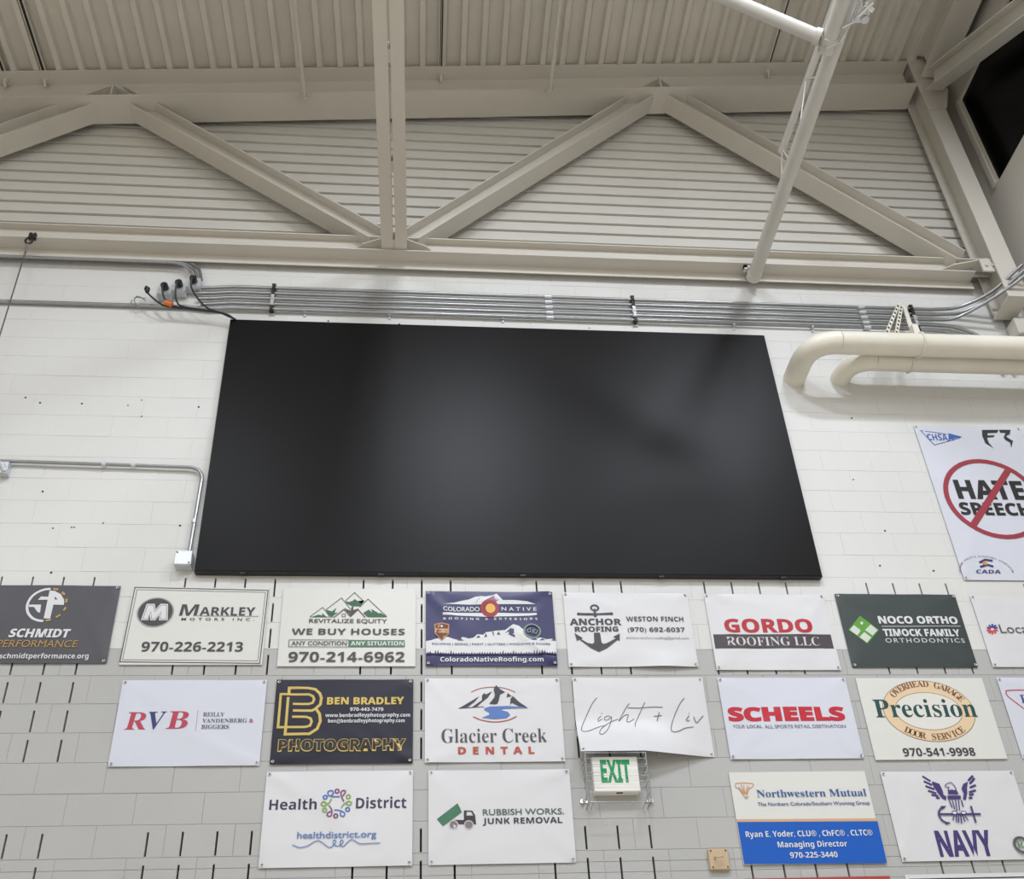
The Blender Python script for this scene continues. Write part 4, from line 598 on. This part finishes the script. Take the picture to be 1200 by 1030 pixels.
for w_ in want:
    c = bpy.data.curves.new('glyphs', 'FONT'); c.body = glyph(w_[0], w_[1]); c.size = 1; c.offset = OFF[w_[1]]; c.space_character = w_[2]
    c.fill_mode = 'FRONT'; c.resolution_u = 4; o = bpy.data.objects.new('glyphs', c); COL.objects.link(o); tmp[w_] = o
dgp = bpy.context.evaluated_depsgraph_get(); dgp.update(); RAW = {}
for w_, o in tmp.items():
    me = bpy.data.meshes.new_from_object(o.evaluated_get(dgp))
    RAW[w_] = ([(v.co.x, v.co.y) for v in me.vertices], [tuple(p.vertices) for p in me.polygons]); bpy.data.meshes.remove(me)
for o in tmp.values():
    c = o.data; bpy.data.objects.remove(o); bpy.data.curves.remove(c)
CAP = {f: max(v[1] for v in RAW[('H', f, 1)][0]) for f in OFF}
def ribbon(pts, w, closed):
    P = [Vector(p) for p in pts]; n = len(P); out = []
    for i, p in enumerate(P):
        a = P[i-1] if (i or closed) else None; b = P[(i+1) % n] if (i < n-1 or closed) else None
        d1 = (p-a).normalized() if a is not None and (p-a).length > 1e-6 else None; d2 = (b-p).normalized() if b is not None and (b-p).length > 1e-6 else None
        if d1 is None: d1 = d2
        if d2 is None: d2 = d1
        n1 = Vector((-d1.y, d1.x)); n2 = Vector((-d2.y, d2.x)); m_ = n1+n2
        m_ = m_.normalized() if m_.length > .3 else n1
        k = w/2/max(.55, m_.dot(n1)); out.append((p+m_*k, p-m_*k))
    vs = [q for pr_ in out for q in pr_]; fs = [(2*i, 2*i+1, 2*i+3, 2*i+2) for i in range(n-1)]
    if closed: fs.append((2*n-2, 2*n-1, 1, 0))
    return [(v.x, v.y) for v in vs], fs
SMOOTH = {'script', 'health', 'performance', 'dental', 'mutual', 'service'}
def add_print(root, key, d, grid):
    layer = 0
    for e in PRINT.get(key, []):
        layer += 1; kind = e[0]; nm = 'emblem'
        if kind == 'T':
            _, s, xl, xr, zb, cap, font, ink, sl, sp = e; vs, fs = RAW[(s, font, sp)]; nm = 'lettering'
            if not vs: continue
            a = min(v[0] for v in vs); bb = max(v[0] for v in vs); sx = (xr-xl)/(bb-a); sz = cap/CAP[font]
            v2 = [(xl+(v[0]-a)*sx+sl*v[1]*sz, zb+v[1]*sz) for v in vs]; f2 = fs
        elif kind == 'A':
            _, s, cx, cz_, rx, rz, a0, a1, cap, font, ink, flip = e; v2 = []; f2 = []; nm = 'lettering'; nch = len(s)
            for i, ch in enumerate(s):
                if ch == ' ': continue
                an = a0+(a1-a0)*i/(nch-1); px, pz = cx+rx*math.cos(an), cz_+rz*math.sin(an)
                tx, tz = rx*math.sin(an), -rz*math.cos(an)
                if flip: tx, tz = -tx, -tz
                ln = math.hypot(tx, tz); tx /= ln; tz /= ln; k = cap/CAP[font]
                vs, fs = RAW[(ch, font, 1)]; mid = (min(v[0] for v in vs)+max(v[0] for v in vs))/2; o_ = len(v2)
                v2 += [(px+tx*(v[0]-mid)*k*.9-tz*v[1]*k, pz+tz*(v[0]-mid)*k*.9+tx*v[1]*k) for v in vs]; f2 += [tuple(q+o_ for q in f) for f in fs]
        elif kind == 'P': _, pts, ink = e; v2 = pts; f2 = [tuple(range(len(pts)))]
        elif kind == 'L':
            _, pts, wd_, ink, cl_ = e
            if key in SMOOTH and len(pts) > 4 and not cl_: pts = [(p.x, p.y) for p in curve_pts([(a, b, 0) for a, b in pts], 4)]
            v2, f2 = ribbon([Vector(p) for p in pts], wd_, cl_)
        else:
            _, cx, cz_, rx, rz, wd_, ink = e; n = 40; cs = [(math.cos(2*math.pi*k/n), math.sin(2*math.pi*k/n)) for k in range(n)]
            if wd_: v2 = [(cx+(rx+o_)*c_, cz_+(rz+o_)*s_) for o_ in (-wd_/2, wd_/2) for c_, s_ in cs]; f2 = [(k, (k+1) % n, n+(k+1) % n, n+k) for k in range(n)]
            else: v2 = [(cx+rx*c_, cz_+rz*s_) for c_, s_ in cs]; f2 = [tuple(range(n))]
        me = bpy.data.meshes.new(nm); me.from_pydata([(x, 0, z) for x, z in v2], [], f2)
        bm = bmesh.new(); bm.from_mesh(me); bmesh.ops.triangulate(bm, faces=bm.faces, ngon_method='EAR_CLIP')
        if grid:
            gx_, gz_ = grid; x0 = min(v[0] for v in v2); x1 = max(v[0] for v in v2); z0 = min(v[1] for v in v2); z1 = max(v[1] for v in v2)
            for lines, ax, lo, hi in ((gx_, 0, x0, x1), (gz_, 2, z0, z1)):
                for q in lines:
                    if lo < q < hi:
                        co = [0, 0, 0]; no = [0, 0, 0]; co[ax] = q; no[ax] = 1
                        bmesh.ops.bisect_plane(bm, geom=bm.verts[:]+bm.edges[:]+bm.faces[:], dist=1e-6, plane_co=co, plane_no=no)
        bmesh.ops.triangulate(bm, faces=bm.faces)
        for v in bm.verts: v.co.y = d(v.co.x, v.co.z)-.0016-.00022*layer
        for f_ in bm.faces:
            f_.normal_update()
            if f_.normal.y > 0: f_.normal_flip()
        bm.to_mesh(me); bm.free(); me.materials.append(inkm(INKS[ink]))
        link(bpy.data.objects.new(nm, me), root)
for b in BANNERS:
    root, d, nx, nz = banner(b)
    key, _, X, Z, w, h, mk, flex = b
    add_print(root, key, d, (grid_lines(X, w, nx), grid_lines(Z-h, h, nz)) if flex else None)
    if key == 'lower_white':
        t = MB(); t.box(X+.02, X+w-.02, -.0128, -.012, Z-.034, Z-.026); t.build('border_line', M['black'], root)
add_print(es, 'exit', lambda x, z: -.075, None)
